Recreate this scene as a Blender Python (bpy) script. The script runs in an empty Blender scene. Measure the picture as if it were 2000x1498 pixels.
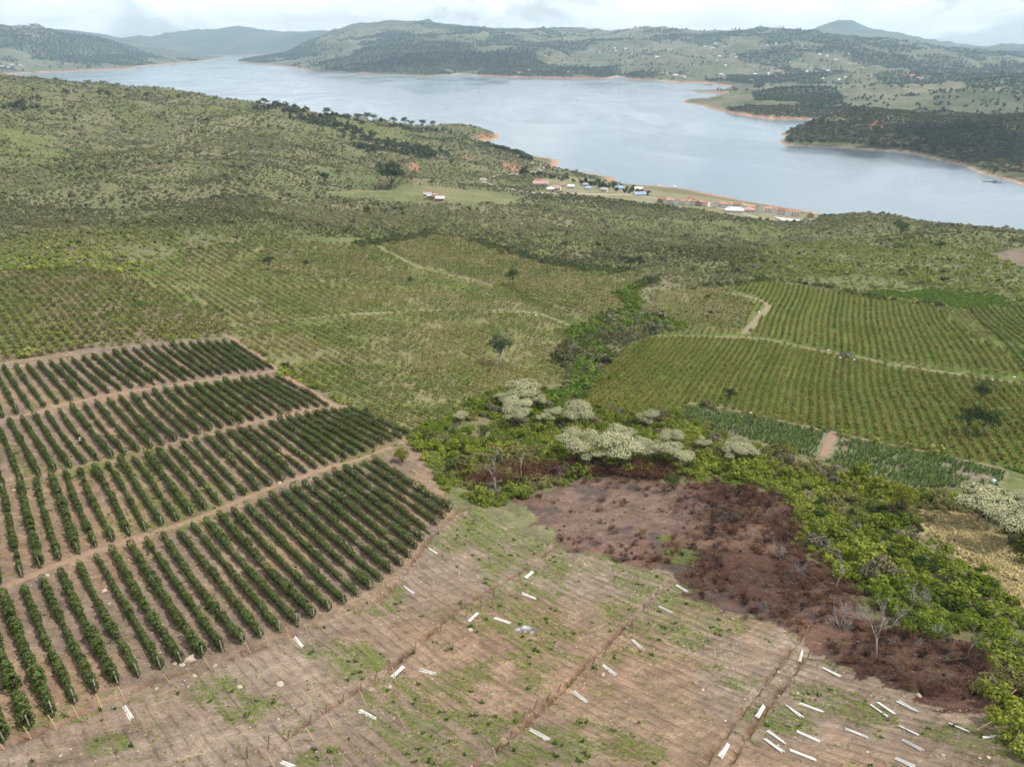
import bpy, bmesh, math, random
import numpy as np
from mathutils import Vector, Matrix

# ------------------------------------------------------------------ camera, sky, sun, exposure
S = bpy.context.scene
C = S.collection
CAMZ, PITCH, FPX = 210.0, math.radians(25.8), 1386.0      # metres above the lake, tilt, focal length in photo pixels
SP, CP = math.sin(PITCH), math.cos(PITCH)
cam_d = bpy.data.cameras.new('camera')
cam = bpy.data.objects.new('camera', cam_d); C.objects.link(cam)
cam.location = (0, 0, CAMZ)
cam.rotation_euler = (math.pi / 2 - PITCH, 0, 0)
cam_d.sensor_fit = 'HORIZONTAL'; cam_d.sensor_width = 36.0
cam_d.lens = FPX / 2000.0 * 36.0
cam_d.clip_start = 0.5; cam_d.clip_end = 60000
S.camera = cam

SUN_EL, SUN_AZ = math.radians(57), math.radians(98)       # azimuth clockwise from +Y
W = bpy.data.worlds.new('World'); S.world = W; W.use_nodes = True
wn, wl = W.node_tree.nodes, W.node_tree.links
wn.clear()
def N(nodes, t, **kw):
    n = nodes.new(t)
    for k, v in kw.items():
        if k == 'inp':
            for a, b in v.items(): n.inputs[a].default_value = b
        else: setattr(n, k, v)
    return n
wo = N(wn, 'ShaderNodeOutputWorld')
wb = N(wn, 'ShaderNodeBackground', inp={'Strength': 0.14})
sky = N(wn, 'ShaderNodeTexSky', sky_type='NISHITA', sun_disc=False, sun_elevation=SUN_EL, sun_rotation=SUN_AZ,
        altitude=800, air_density=1.0, dust_density=1.2, ozone_density=1.4)
tc = N(wn, 'ShaderNodeTexCoord')
mpw = N(wn, 'ShaderNodeMapping', inp={'Scale': (1, 1, 2.6), 'Location': (3.1, 1.7, .25)}); wl.new(tc.outputs['Generated'], mpw.inputs[0])
nz = N(wn, 'ShaderNodeTexNoise', inp={'Scale': 4.6, 'Detail': 9.0, 'Roughness': 0.58, 'Distortion': 0.35}); wl.new(mpw.outputs[0], nz.inputs['Vector'])
rp = N(wn, 'ShaderNodeMapRange', interpolation_type='SMOOTHSTEP', inp={1: 0.40, 2: 0.52, 3: 0.3, 4: 1.0}); wl.new(nz.outputs[0], rp.inputs[0])
nz2 = N(wn, 'ShaderNodeTexNoise', inp={'Scale': 11.0, 'Detail': 7.0, 'Roughness': 0.62})
wl.new(mpw.outputs[0], nz2.inputs['Vector'])
cr = N(wn, 'ShaderNodeMapRange', inp={1: 0.3, 2: 0.7, 3: 8.0, 4: 11.6}); wl.new(nz2.outputs[0], cr.inputs[0])
tint = N(wn, 'ShaderNodeMix', data_type='RGBA', blend_type='MULTIPLY', inp={0: 1.0}); tint.inputs[7].default_value = (0.965, 0.985, 1.0, 1)
wl.new(cr.outputs[0], tint.inputs[6])
mx = N(wn, 'ShaderNodeMix', data_type='RGBA')
wl.new(rp.outputs[0], mx.inputs[0]); wl.new(sky.outputs[0], mx.inputs[6]); wl.new(tint.outputs[2], mx.inputs[7])
wl.new(mx.outputs[2], wb.inputs['Color']); wl.new(wb.outputs[0], wo.inputs['Surface'])

sun_d = bpy.data.lights.new('sun', 'SUN'); sun_d.energy = 5.0; sun_d.angle = math.radians(0.55); sun_d.color = (1.0, 0.95, 0.86)
sun = bpy.data.objects.new('sun', sun_d); C.objects.link(sun)
to_sun = Vector((math.sin(SUN_AZ) * math.cos(SUN_EL), math.cos(SUN_AZ) * math.cos(SUN_EL), math.sin(SUN_EL)))
sun.rotation_euler = to_sun.to_track_quat('Z', 'Y').to_euler()
sun.location = (0, 0, 600)

S.render.engine = 'CYCLES'
S.view_settings.view_transform = 'Standard'; S.view_settings.look = 'None'
S.view_settings.exposure = 0.04; S.view_settings.gamma = 1.0; S.view_settings.use_curve_mapping = False
S.cycles.max_bounces = 5; S.cycles.diffuse_bounces = 2; S.cycles.glossy_bounces = 2
S.cycles.transmission_bounces = 3; S.cycles.volume_bounces = 0
S.cycles.sample_clamp_indirect = 4.0; S.cycles.use_adaptive_sampling = True; S.cycles.adaptive_threshold = 0.03; S.cycles.adaptive_min_samples = 20

rng = np.random.default_rng(7)
random.seed(7)

# ------------------------------------------------------------------ maths helpers
def ray(u, v, d):
    """photo pixel + depth along the optical axis -> world point"""
    q = (v - 749.0) / FPX
    return ((u - 1000.0) / FPX * d, (CP - q * SP) * d, CAMZ - (SP + q * CP) * d)

def lake_pt(u, v):
    q = (v - 749.0) / FPX
    return ray(u, v, CAMZ / (SP + q * CP))[:2]

def vnoise(x, y, seed=0):
    x = np.atleast_1d(np.asarray(x, np.float64)); y = np.atleast_1d(np.asarray(y, np.float64))
    fx0 = np.floor(x); fy0 = np.floor(y); ix = fx0.astype(np.int64); iy = fy0.astype(np.int64)
    fx = (x - fx0).astype(np.float32); fy = (y - fy0).astype(np.float32)
    fx = fx * fx * fx * (fx * (fx * 6 - 15) + 10); fy = fy * fy * fy * (fy * (fy * 6 - 15) + 10)
    x0, y0 = int(ix.min()), int(iy.min()); nx, ny = int(ix.max()) - x0 + 2, int(iy.max()) - y0 + 2
    def h(a, b):
        k = (a.astype(np.uint32) * np.uint32(374761393) + b.astype(np.uint32) * np.uint32(668265263) + np.uint32((seed * 974634777) & 0xffffffff))
        k = (k ^ (k >> np.uint32(13))) * np.uint32(1274126177)
        k = (k ^ (k >> np.uint32(16))) * np.uint32(2246822519)
        return ((k ^ (k >> np.uint32(15))) & np.uint32(0xffffff)).astype(np.float32) * np.float32(1 / 0xffffff)
    if nx * ny < 3 * x.size:          # small lattice: hash it once and look it up
        T = h(np.arange(x0, x0 + nx)[:, None], np.arange(y0, y0 + ny)[None, :]).ravel()
        i = (ix - x0) * ny + (iy - y0)
        a, b, c, d = T[i], T[i + ny], T[i + 1], T[i + ny + 1]
    else:
        a, b, c, d = h(ix, iy), h(ix + 1, iy), h(ix, iy + 1), h(ix + 1, iy + 1)
    a = a + (b - a) * fx
    return a + ((c + (d - c) * fx) - a) * fy

def fbm(x, y, scale, octs=4, seed=0, gain=0.5):
    s = 0.0; a = 1.0; t = 0.0; f = 1.0 / scale
    for o in range(octs):
        c, sn = math.cos(o * 1.1), math.sin(o * 1.1)
        s = s + a * vnoise((x * c - y * sn) * f + 17.3 * o, (x * sn + y * c) * f - 9.1 * o, seed + o)
        t += a; a *= gain; f *= 2.03
    return s / t            # 0..1

def ridged(x, y, scale, octs=3, seed=0):
    s = 0.0; a = 1.0; t = 0.0; f = 1.0 / scale
    for o in range(octs):
        c, sn = math.cos(o * .9), math.sin(o * .9)
        n = 1 - np.abs(2 * vnoise((x * c - y * sn) * f + 7 * o, (x * sn + y * c) * f + 3 * o, seed + o) - 1)
        s = s + a * n * n; t += a; a *= 0.5; f *= 2.1
    return s / t

def sstep(a, b, x):
    t = np.clip((x - a) / (b - a), 0, 1); return t * t * (3 - 2 * t)

def chart(x, y):
    return np.stack([np.arctan2(x, y) * 2.0, np.log(np.hypot(x, y) + 1e-6)], -1)

class TPS:
    def __init__(self, pts, lam=1e-3):
        p = np.array(pts, float)
        self.c = chart(p[:, 0], p[:, 1]); n = len(p)
        K = self.k(self.c, self.c) + lam * np.eye(n)
        Q = np.hstack([np.ones((n, 1)), self.c])
        A = np.zeros((n + 3, n + 3)); A[:n, :n] = K; A[:n, n:] = Q; A[n:, :n] = Q.T
        self.w = np.linalg.solve(A, np.concatenate([p[:, 2], np.zeros(3)]))
    @staticmethod
    def k(a, b):
        d2 = (a[:, None, 0] - b[None, :, 0]) ** 2 + (a[:, None, 1] - b[None, :, 1]) ** 2
        return 0.5 * d2 * np.log(d2 + 1e-12)
    def __call__(self, x, y):
        x = np.asarray(x, float).ravel(); y = np.asarray(y, float).ravel()
        out = np.empty(len(x))
        for i in range(0, len(x), 60000):
            c = chart(x[i:i + 60000], y[i:i + 60000])
            out[i:i + 60000] = self.k(c, self.c) @ self.w[:-3] + self.w[-3] + c @ self.w[-2:]
        return out

def in_poly(px, py, poly):
    poly = np.asarray(poly); n = len(poly)
    ins = np.zeros(px.shape, bool)
    bx0, by0 = poly.min(0); bx1, by1 = poly.max(0)
    sel = (px >= bx0) & (px <= bx1) & (py >= by0) & (py <= by1)
    x = px[sel]; y = py[sel]; r = np.zeros(x.shape, bool)
    for i in range(n):
        x1, y1 = poly[i]; x2, y2 = poly[(i + 1) % n]
        if y1 == y2: continue
        r ^= ((y1 > y) != (y2 > y)) & (x < (x2 - x1) * (y - y1) / (y2 - y1) + x1)
    ins[sel] = r
    return ins

def dist_line(px, py, line, cap=None):
    best = np.full(px.shape, 1e9)
    for (x1, y1), (x2, y2) in zip(line[:-1], line[1:]):
        dx, dy = x2 - x1, y2 - y1; L = dx * dx + dy * dy + 1e-9
        t = np.clip(((px - x1) * dx + (py - y1) * dy) / L, 0, 1)
        best = np.minimum(best, (px - x1 - t * dx) ** 2 + (py - y1 - t * dy) ** 2)
    return np.sqrt(best)

def shore_dist(px, py, line):
    """distance to a long shoreline; whole chunks of it are skipped for points far from them"""
    best = np.full(px.shape, 1e12)
    for i in range(0, len(line) - 1, 6):
        seg = line[i:i + 7]; c = (seg.min(0) + seg.max(0)) / 2; rad = np.linalg.norm(seg - c, axis=1).max()
        dc = np.sqrt((px - c[0]) ** 2 + (py - c[1]) ** 2)
        m = np.maximum(dc - rad, 0) ** 2 < best
        far = m & (dc > rad * 6 + 600)
        best[far] = np.minimum(best[far], (dc[far] - rad * .5) ** 2)
        m &= ~far
        if m.any(): best[m] = np.minimum(best[m], dist_line(px[m], py[m], seg) ** 2)
    return np.sqrt(best)

def smooth_line(pts, step):
    """Catmull-Rom through world xy points, resampled"""
    p = [np.array(q, float) for q in pts]
    p = [2 * p[0] - p[1]] + p + [2 * p[-1] - p[-2]]
    out = []
    for i in range(1, len(p) - 2):
        n = max(2, int(np.linalg.norm(p[i + 1] - p[i]) / step))
        for k in range(n):
            t = k / n
            out.append(0.5 * ((2 * p[i]) + (-p[i - 1] + p[i + 1]) * t + (2 * p[i - 1] - 5 * p[i] + 4 * p[i + 1] - p[i + 2]) * t * t
                              + (-p[i - 1] + 3 * p[i] - 3 * p[i + 1] + p[i + 2]) * t ** 3))
    out.append(p[-2])
    return np.array(out)

# ------------------------------------------------------------------ relief of the near land
near_cp = [  # u, v, depth
    (1000,1498,63),(1000,1212,97),(1000,950,150),(1000,800,205),(980,700,280),(1000,560,400),(850,460,545),(900,390,780),(900,368,880),
    (760,368,860),(650,375,800),(1060,345,1120),(1160,365,1060),(1290,395,985),(1400,400,965),(1500,412,935),(1600,430,890),
    (1400,470,620),(1400,435,810),(1250,470,610),(1250,430,790),(1100,470,580),(1100,420,770),(1050,385,900),
    (0,178,1100),(0,240,900),(0,300,700),(150,186,1180),(300,195,1260),(500,207,1360),(640,226,1460),(760,240,1590),(850,250,1690),(920,258,1720),
    (150,350,610),(300,300,800),(300,240,1040),(300,400,540),(500,350,700),(500,280,930),(600,250,1160),(700,280,1150),(700,330,930),
    (850,290,1250),(850,340,1000),(950,300,1330),(950,345,1060),(1000,320,1250),(1030,312,1350),
    (0,440,420),(200,480,360),(0,540,300),(200,540,300),(0,640,235),(0,720,202),(0,860,150),(157,862,158),(0,1020,113),(0,1200,87),(0,1450,62),
    (300,1300,81),(600,1100,110),(400,1000,125),(400,850,158),(400,600,288),(330,520,350),(500,430,480),(700,600,315),(650,480,440),
    (600,700,240),(800,900,158),(720,430,545),(600,395,640),
    (1150,700,288),(1200,620,345),(1100,780,225),(1250,550,405),(1300,620,335),(1300,740,248),(1450,580,370),
    (1600,640,318),(1800,700,268),(1600,750,240),(2000,680,275),(2000,800,205),(1600,850,180),(1800,900,160),(1950,940,145),(1400,900,160),
    (1200,900,163),(1200,1000,137),(1400,1100,114),(1700,1100,113),(1900,1200,93),(2000,1050,118),(1800,1450,66),(1400,1400,73),(2000,1450,64),
    (1900,580,390),(1700,560,410),(1900,500,500),(1600,480,580),(1700,440,720),(1900,460,620),(1800,437,730),(1900,442,720),(2000,457,690),(1650,420,830),
    (2200,470,700),(2200,600,400),(2200,900,170),(2200,1300,80),(-200,180,1050),(-200,450,400),(-200,900,140),(-200,1300,72),
]
tps_near = TPS([ray(*c) for c in near_cp], 2e-3)
shore_px = [(-900,200),(-300,228),(0,230),(300,240),(500,250),(640,262),(750,264),(850,258),(905,254),(945,258),(974,266),(958,276),(925,277),(965,285),(1005,293),(1035,303),
            (1055,308),(1096,314),(1080,324),(1098,334),(1150,340),(1207,350),(1190,357),(1262,362),(1320,367),(1400,384),(1440,391),
            (1500,401),(1590,415),(1640,426),(1750,441),(1800,455),(2000,475),(2300,500),(2900,560)]
near_shore = np.array([lake_pt(*p) for p in shore_px])
near_poly = np.vstack([near_shore, [(3000, -400), (-6000, -400)]])
# shoreline wiggle so that the bank is not a polygon
near_shore_s = smooth_line(near_shore[1:], 25.0)
wob = (np.stack([fbm(near_shore_s[:, 0], near_shore_s[:, 1], 60, 2, 91), fbm(near_shore_s[:, 0], near_shore_s[:, 1], 60, 2, 92)], -1) - .5) * 22
near_shore_s = near_shore_s + wob
near_poly_s = np.vstack([near_shore[:1], near_shore_s, [(3000, -400), (-6000, -400)]])

trenches = []        # filled once the flat heights are known: (world polyline, depth, width)
def H(x, y, detail=True):
    shp = np.shape(x)
    x = np.asarray(x, float).ravel(); y = np.asarray(y, float).ravel()
    z = tps_near(x, y)
    r = np.hypot(x, y)
    amp = sstep(330, 900, r)
    z = z + amp * (1 - .85 * sstep(-120, 60, x) * sstep(720, 860, r)) * ((fbm(x, y, 210, 3, 5) - .5) * 26 + (ridged(x, y, 170, 2, 8) - .5) * 21)
    z = z + (1 - 0.6 * amp) * (fbm(x, y, 34, 3, 12) - .5) * 1.3
    z = z + (fbm(x, y, 7, 2, 31) - .5) * 0.25
    far = r > 650
    if far.any():
        xf, yf = x[far], y[far]
        d = shore_dist(xf, yf, near_shore_s)
        s = np.where(in_poly(xf, yf, near_poly_s), d, -d)
        ramp = np.where(s < 0, s * 0.25, np.minimum(s * 0.42, 4 + s * 0.3))
        zz = np.maximum(z[far], 1.5 + 0 * s)
        z[far] = np.minimum(zz, ramp)
    if detail:
        for line, dep, wid, (bx0, by0, bx1, by1) in trenches:
            m = (x > bx0) & (x < bx1) & (y > by0) & (y < by1)
            if m.any():
                d = dist_line(x[m], y[m], line)
                z[m] -= dep * np.exp(-(d / wid) ** 2) * (.35 + 1.2 * fbm(x[m], y[m], 2.5, 2, 109)); z[m] += .12 * np.exp(-((d - .6) / .28) ** 2) * fbm(x[m], y[m], 1.3, 2, 110)
    return z.reshape(shp)

_ds = np.geomspace(30, 2600, 150)
def G(u, v):
    """where the sight line of a photo pixel meets the near land (world x, y, z)"""
    ds = _ds[_ds < 130] if v > 1150 else _ds[_ds < 260] if v > 850 else _ds[_ds < 640] if v > 480 else _ds
    ds = ds[ds > (30 if v > 850 else 90 if v > 480 else 300)]
    X, Y, Z = ray(u, v, ds)
    dz = Z - H(X, Y, False)
    i = np.argmax(dz < 0) if (dz < 0).any() else len(ds) - 1
    dd = np.linspace(ds[max(i - 1, 0)], ds[i], 9)
    X, Y, Z = ray(u, v, dd); dz = Z - H(X, Y, False); i = max(int(np.argmax(dz < 0)), 1)
    t = dz[i - 1] / (dz[i - 1] - dz[i] + 1e-9)
    return np.array(ray(u, v, dd[i - 1] + (dd[i] - dd[i - 1]) * min(max(t, 0), 1)))
def depth_of(p): return p[1] * CP + (CAMZ - p[2]) * SP
def GP(pts): return np.array([G(*p)[:2] for p in pts])
def on(x, y): return float(H(np.array([x]), np.array([y]))[0])

# ------------------------------------------------------------------ relief of the far land
far_cp = [
    (0,50,6500),(0,100,5300),(0,130,4900),(-200,55,6500),(-200,120,5200),(120,68,7200),(200,95,5900),(250,86,6300),(330,102,7000),(400,111,8600),(100,125,5200),
    (130,62,11000),(340,65,12800),(400,67,12800),(450,61,12800),(520,70,12800),(290,76,12800),(600,65,11500),(500,95,11600),(420,98,11600),(-100,60,11500),
    (740,50,8500),(830,46,8500),(650,60,9000),(900,55,8500),(1000,63,8500),(800,90,6500),(700,110,6000),(850,118,5300),(700,131,5600),(600,101,7200),(520,116,7000),
    (950,122,5200),(1100,100,6000),(1100,60,8500),(1180,70,8000),(1260,60,7500),(1200,112,5600),(1300,122,4900),(1350,72,7000),(1450,141,4450),
    (1400,100,5500),(1430,68,6500),(1560,69,6300),(1500,100,5200),(1600,131,4450),(1700,92,5500),(1650,78,6000),(1800,117,4900),(1900,136,4600),
    (1700,151,3850),(1850,214,2250),(1750,222,2150),(1950,214,2250),(1550,172,3250),(1500,186,2780),(1650,172,3050),(1750,188,2720),(1600,213,2330),(1900,182,2500),(1900,222,2180),(2000,182,2450),
    (1800,200,2400),(1950,152,3700),(2000,160,3400),(2000,121,5100),(2000,95,8000),(1900,105,8000),(2100,88,9000),(2200,130,4500),(2200,190,2400),
    (1570,72,11000),(1640,40,11000),(1690,58,11000),(1750,68,11000),(1820,82,11000),(1890,97,11000),(1640,75,13500),(1800,85,13500),(1500,80,13000),
    (1000,75,13000),(750,75,13000),(1250,75,13000),(2050,90,13000),(1400,79,12000),
    (1560,249,1650),(1620,234,1680),(1700,225,1690),(1800,228,1680),(1900,231,1630),(2000,226,1550),(1900,315,1300),(1900,290,1390),(1900,262,1510),(1800,285,1470),(1800,265,1540),(2000,340,1205),(2000,310,1290),(2000,280,1400),(1690,275,1560),(1690,255,1640),(1600,268,1600),(2150,260,1450),(2150,340,1150),
]
tps_far = TPS([ray(*c) for c in far_cp], 5e-4)
far_px = [(-900,170),(-400,158),(-150,154),(0,147),(60,143),(130,141),(250,135.5),(275,131),(390,121),(438,114),(434,111.8),(408,110.3),(430,108.6),(490,107.6),(555,108.2),
          (572,110),(545,112),(505,114),(480,117),(462,121.5),(500,126),(555,129.5),(600,138),(700,144),(760,147),(830,150),(880,148),(897,146),(960,150),(1020,152),
          (1110,154),(1190,155),(1206,151),(1226,155),(1330,162),(1390,163.5),(1425,170),(1398,178),(1350,177),(1345,180.5),(1420,183),(1392,190),(1340,197),(1338,201),
          (1380,210),(1450,225),(1500,233),(1560,233.5),(1640,238),(1700,239),(1790,243.5),(1850,245),(1900,244),(1850,248),(1780,252),(1600,250),(1542,259),(1524,263),
          (1533,285),(1600,288),(1690,293),(1790,303),(1850,318),(1900,332),(1960,350),(2000,363),(2150,395),(2600,470)]
far_shore = np.array([lake_pt(*p) for p in far_px])
_seg = [far_shore[0]]
for a, b in zip(far_shore[:-1], far_shore[1:]):
    n = max(2, int(np.linalg.norm(b - a) / 60)); n = min(n, 14)
    for k in range(1, n + 1):
        q = a + (b - a) * k / n
        w = 26 * min(1.0, np.linalg.norm(b - a) / 250)
        if k < n: q = q + (np.array([vnoise(q[0] / 90, q[1] / 90, 3)[0], vnoise(q[0] / 90, q[1] / 90, 4)[0]]) - .5) * 2 * w
        _seg.append(q)
far_shore_s = np.array(_seg)
far_poly_s = np.vstack([far_shore_s, [(4000, 900), (40000, 2000), (40000, 40000), (-40000, 40000), (-40000, 3000)]])

_mt = [(1530,82),(1565,68),(1597,53),(1622,44),(1640,40),(1656,43),(1682,51),(1712,58),(1738,62),(1765,69),(1805,75),(1838,83),(1856,81),(1898,93),(1945,102)]
_mw = [ray(u, v, 10900) for (u, v) in _mt]
MTN = (np.array([q[0] / q[1] for q in _mw]), np.array([q[2] for q in _mw]))
def HF(x, y):
    shp = np.shape(x); x = np.asarray(x, float).ravel(); y = np.asarray(y, float).ravel()
    z = tps_far(x, y)
    r = np.hypot(x, y)
    d = shore_dist(x, y, far_shore_s)
    s = np.where(in_poly(x, y, far_poly_s), d, -d)
    big = sstep(2600, 4600, r)
    z = z + (ridged(x, y, 700, 3, 21) - .42) * 95 * big + (ridged(x, y, 230, 3, 25) - .42) * (20 - 6 * big) + (fbm(x, y, 90, 3, 27) - .5) * 8
    m = r > 8500
    if m.any():
        hx, hz = MTN; a = np.interp(x[m] / y[m], hx, hz, left=0, right=0); dy = np.abs(y[m] - 11800 - 400 * np.sin(x[m] / 900.0)) / 2300
        z[m] = np.maximum(z[m], a * (1 - dy) + (ridged(x[m], y[m], 900, 3, 41) - .5) * 60 * np.clip(a / 300, 0, 1))
    k = 6 + s * np.where(r < 2100, 0.42, 0.15)
    ramp = np.where(s < 0, s * 0.2, np.minimum(s * 0.5, k + np.maximum(0, s - 500) * .3))
    z = np.minimum(np.maximum(z, 2.5 + np.minimum(np.maximum(s, 0), 400) * .02), ramp)
    return z.reshape(shp)
_df = np.geomspace(1250, 16000, 130)
def GF(u, v):
    X, Y, Z = ray(u, v, _df)
    dz = Z - HF(X, Y)
    i = np.argmax(dz < 0) if (dz < 0).any() else len(_df) - 1
    return np.array(ray(u, v, _df[i]))
def GFP(pts): return np.array([GF(*p)[:2] for p in pts])

# ------------------------------------------------------------------ zones of the near land (outlines as world polygons)
zone_px = {
 'vines': [(-260,1480),(-60,1140),(-60,720),(0,708),(455,656),(545,722),(640,775),(802,856),(890,1003),(745,1165),(440,1288),(0,1458)],
 'bare': [(-400,1500),(0,1458),(440,1288),(745,1165),(890,1003),(930,992),(1080,1062),(1100,1075),(1310,1118),(1355,1175),(1570,1235),(1700,1318),(1840,1372),(1935,1395),(1990,1520),(2150,2300),(-400,2300)],
 'burn': [(1020,975),(1130,935),(1280,926),(1400,940),(1540,968),(1570,1060),(1690,1160),(1770,1240),(1940,1275),(1960,1360),(1850,1375),(1700,1318),(1570,1235),(1355,1175),(1310,1118),(1100,1075),(1075,1050)],
 'bushmid': [(762,882),(890,805),(985,765),(1060,782),(1130,800),(1320,806),(1400,850),(1500,885),(1620,920),(1780,962),(1870,962),(2100,1000),(2300,1500),(1990,1520),(1935,1395),(1960,1360),(1940,1275),(1770,1240),(1690,1160),(1570,1060),(1540,968),(1400,940),(1280,926),(1130,935),(1020,975),(900,985),(800,890)],
 'straw': [(1790,1000),(1880,1000),(2010,1090),(2120,1180),(2080,1260),(1990,1200),(1920,1120),(1840,1070)],
 'corn': [(1325,806),(1352,794),(1612,846),(1965,922),(1950,955),(1780,955),(1620,905),(1500,870),(1390,835)],
 'r1': [(1112,800),(1180,715),(1235,668),(1280,660),(1480,666),(1640,698),(1800,728),(2060,760),(2080,930),(1960,912),(1612,838),(1355,786),(1310,812)],
 'r2': [(1462,650),(1505,600),(1480,580),(1420,562),(1500,549),(1650,572),(1830,602),(1880,645),(2060,748),(1800,712),(1640,688),(1490,656)],
 'r3': [(1885,604),(2060,600),(2120,740),(2000,728)],
 'r0': [(1265,605),(1285,572),(1400,562),(1475,590),(1448,648),(1330,640)],
 'marsh': [(1670,572),(1800,566),(1960,576),(1975,598),(1880,605),(1830,594),(1700,582)],
 'c1': [(470,660),(720,618),(900,609),(1050,618),(1125,640),(1085,690),(1108,742),(1075,790),(985,765),(890,805),(800,845),(640,765),(550,715)],
 'c2': [(340,560),(420,536),(560,562),(800,570),(1000,562),(1130,622),(1030,607),(720,611),(480,640),(440,612)],
 'c3': [(345,492),(500,467),(640,477),(735,482),(800,522),(800,560),(640,552),(480,528),(365,520)],
 'c4': [(742,480),(850,458),(960,480),(1040,512),(1250,532),(1268,560),(1205,612),(1130,622),(960,556),(860,528),(812,518)],
 'lcrop': [(-120,536),(250,538),(320,572),(430,602),(452,648),(240,678),(-60,714),(-120,720)],
 'meadow': [(630,374),(780,363),(960,374),(1020,385),(930,402),(850,398),(700,388)],
 'village': [(1040,350),(1110,345),(1260,368),(1330,380),(1600,420),(1590,432),(1420,420),(1290,400),(1100,378)],
 'cult': [(-120,536),(250,538),(345,492),(500,467),(742,480),(850,458),(960,480),(1040,512),(1250,532),(1268,560),(1205,612),(1125,640),(1085,690),(1108,742),(1075,790),(985,765),(890,805),(800,850),(550,722),(455,656),(-60,714)],
 'cult2': [(1265,605),(1285,572),(1420,562),(1500,549),(1650,572),(1830,602),(1885,604),(2060,600),(2120,740),(2080,930),(1960,915),(1612,842),(1355,788),(1300,815),(1112,800),(1180,715),(1235,668),(1330,640)],
 'tilled': [(1930,496),(2000,482),(2080,496),(2060,530),(1985,520)],
}
Z = {k: GP(v) for k, v in zone_px.items()}
def zone(x, y, k, rag=0.0):
    if rag:
        x = x + (fbm(x, y, rag * 2.2, 2, 51) - .5) * 2.4 * rag; y = y + (fbm(x, y, rag * 2.2, 2, 52) - .5) * 2.4 * rag
        if rag >= 1: x = x + (fbm(x, y, 1.3, 2, 53) - .5) * 2.6; y = y + (fbm(x, y, 1.3, 2, 54) - .5) * 2.6
    return in_poly(x, y, Z[k])
DA = np.array([-0.9, 1.0]); DA /= np.linalg.norm(DA)      # planting direction of the vines and the centre fields
DB = np.array([0.455, 1.0]); DB /= np.linalg.norm(DB)     # planting direction of the fields beyond the gully

# stake lines with their little trenches on the bare field
stake_lines_px = {
 'a': [(-20,1468),(100,1422),(200,1372),(330,1322),(440,1290),(580,1240),(740,1172),(800,1105),(850,1040),(895,1000),(930,990)],
 'b': [(455,1510),(560,1440),(640,1385),(720,1335),(800,1275),(870,1210),(940,1160),(1020,1115),(1090,1062)],
 'c': [(905,1510),(960,1470),(1030,1410),(1100,1345),(1165,1275),(1230,1215),(1280,1160),(1312,1128)],
 'd': [(1360,1510),(1420,1430),(1480,1350),(1540,1275),(1580,1222)],
 'e': [(1410,1510),(1470,1420),(1530,1340),(1570,1285)],
}
SL = {k: smooth_line(GP(v), 0.6) for k, v in stake_lines_px.items()}
for k, dep, wid in (('a', .2, .28), ('b', .4, .2), ('c', .42, .24), ('d', .2, .2), ('e', .28, .2)):
    l = SL[k]; trenches.append((l[::2], dep, wid, (l[:, 0].min() - 3, l[:, 1].min() - 3, l[:, 0].max() + 3, l[:, 1].max() + 3)))

# ------------------------------------------------------------------ materials
MATS = {}
def rgb(h, k=1.0):
    f = lambda c: (c / 12.92 if c <= .04045 else ((c + .055) / 1.055) ** 2.4)
    return tuple(f(int(h[i:i + 2], 16) / 255) * k for i in (0, 2, 4)) + (1,)
def new_mat(name):
    m = bpy.data.materials.new(name); m.use_nodes = True; m.node_tree.nodes.clear()
    MATS[name] = m
    return m, m.node_tree.nodes, m.node_tree.links
def solid(name, col, rough=0.8, var=0.25, scale=6.0, bump=0.0, spec=0.3, metal=0.0):
    """painted / wooden / stone things: a colour broken up by noise"""
    m, n, l = new_mat(name)
    o = N(n, 'ShaderNodeOutputMaterial'); b = N(n, 'ShaderNodeBsdfPrincipled', inp={'Roughness': rough, 'Specular IOR Level': spec, 'Metallic': metal})
    t = N(n, 'ShaderNodeTexCoord'); z = N(n, 'ShaderNodeTexNoise', inp={'Scale': scale, 'Detail': 5.0, 'Roughness': .65}); l.new(t.outputs['Object'], z.inputs['Vector'])
    oi = N(n, 'ShaderNodeObjectInfo')
    a = N(n, 'ShaderNodeMapRange', inp={1: .25, 2: .75, 3: 1 - var, 4: 1 + var}); l.new(z.outputs[0], a.inputs[0])
    a2 = N(n, 'ShaderNodeMapRange', inp={1: 0, 2: 1, 3: 1 - var * .6, 4: 1 + var * .6}); l.new(oi.outputs['Random'], a2.inputs[0])
    mu = N(n, 'ShaderNodeMath', operation='MULTIPLY'); l.new(a.outputs[0], mu.inputs[0]); l.new(a2.outputs[0], mu.inputs[1])
    v = N(n, 'ShaderNodeVectorMath', operation='SCALE', inp={0: col[:3]}); l.new(mu.outputs[0], v.inputs['Scale'])
    l.new(v.outputs[0], b.inputs['Base Color'])
    if bump:
        bp = N(n, 'ShaderNodeBump', inp={'Strength': .6, 'Distance': bump}); l.new(z.outputs[0], bp.inputs['Height']); l.new(bp.outputs[0], b.inputs['Normal'])
    l.new(b.outputs[0], o.inputs[0])
    return m
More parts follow.
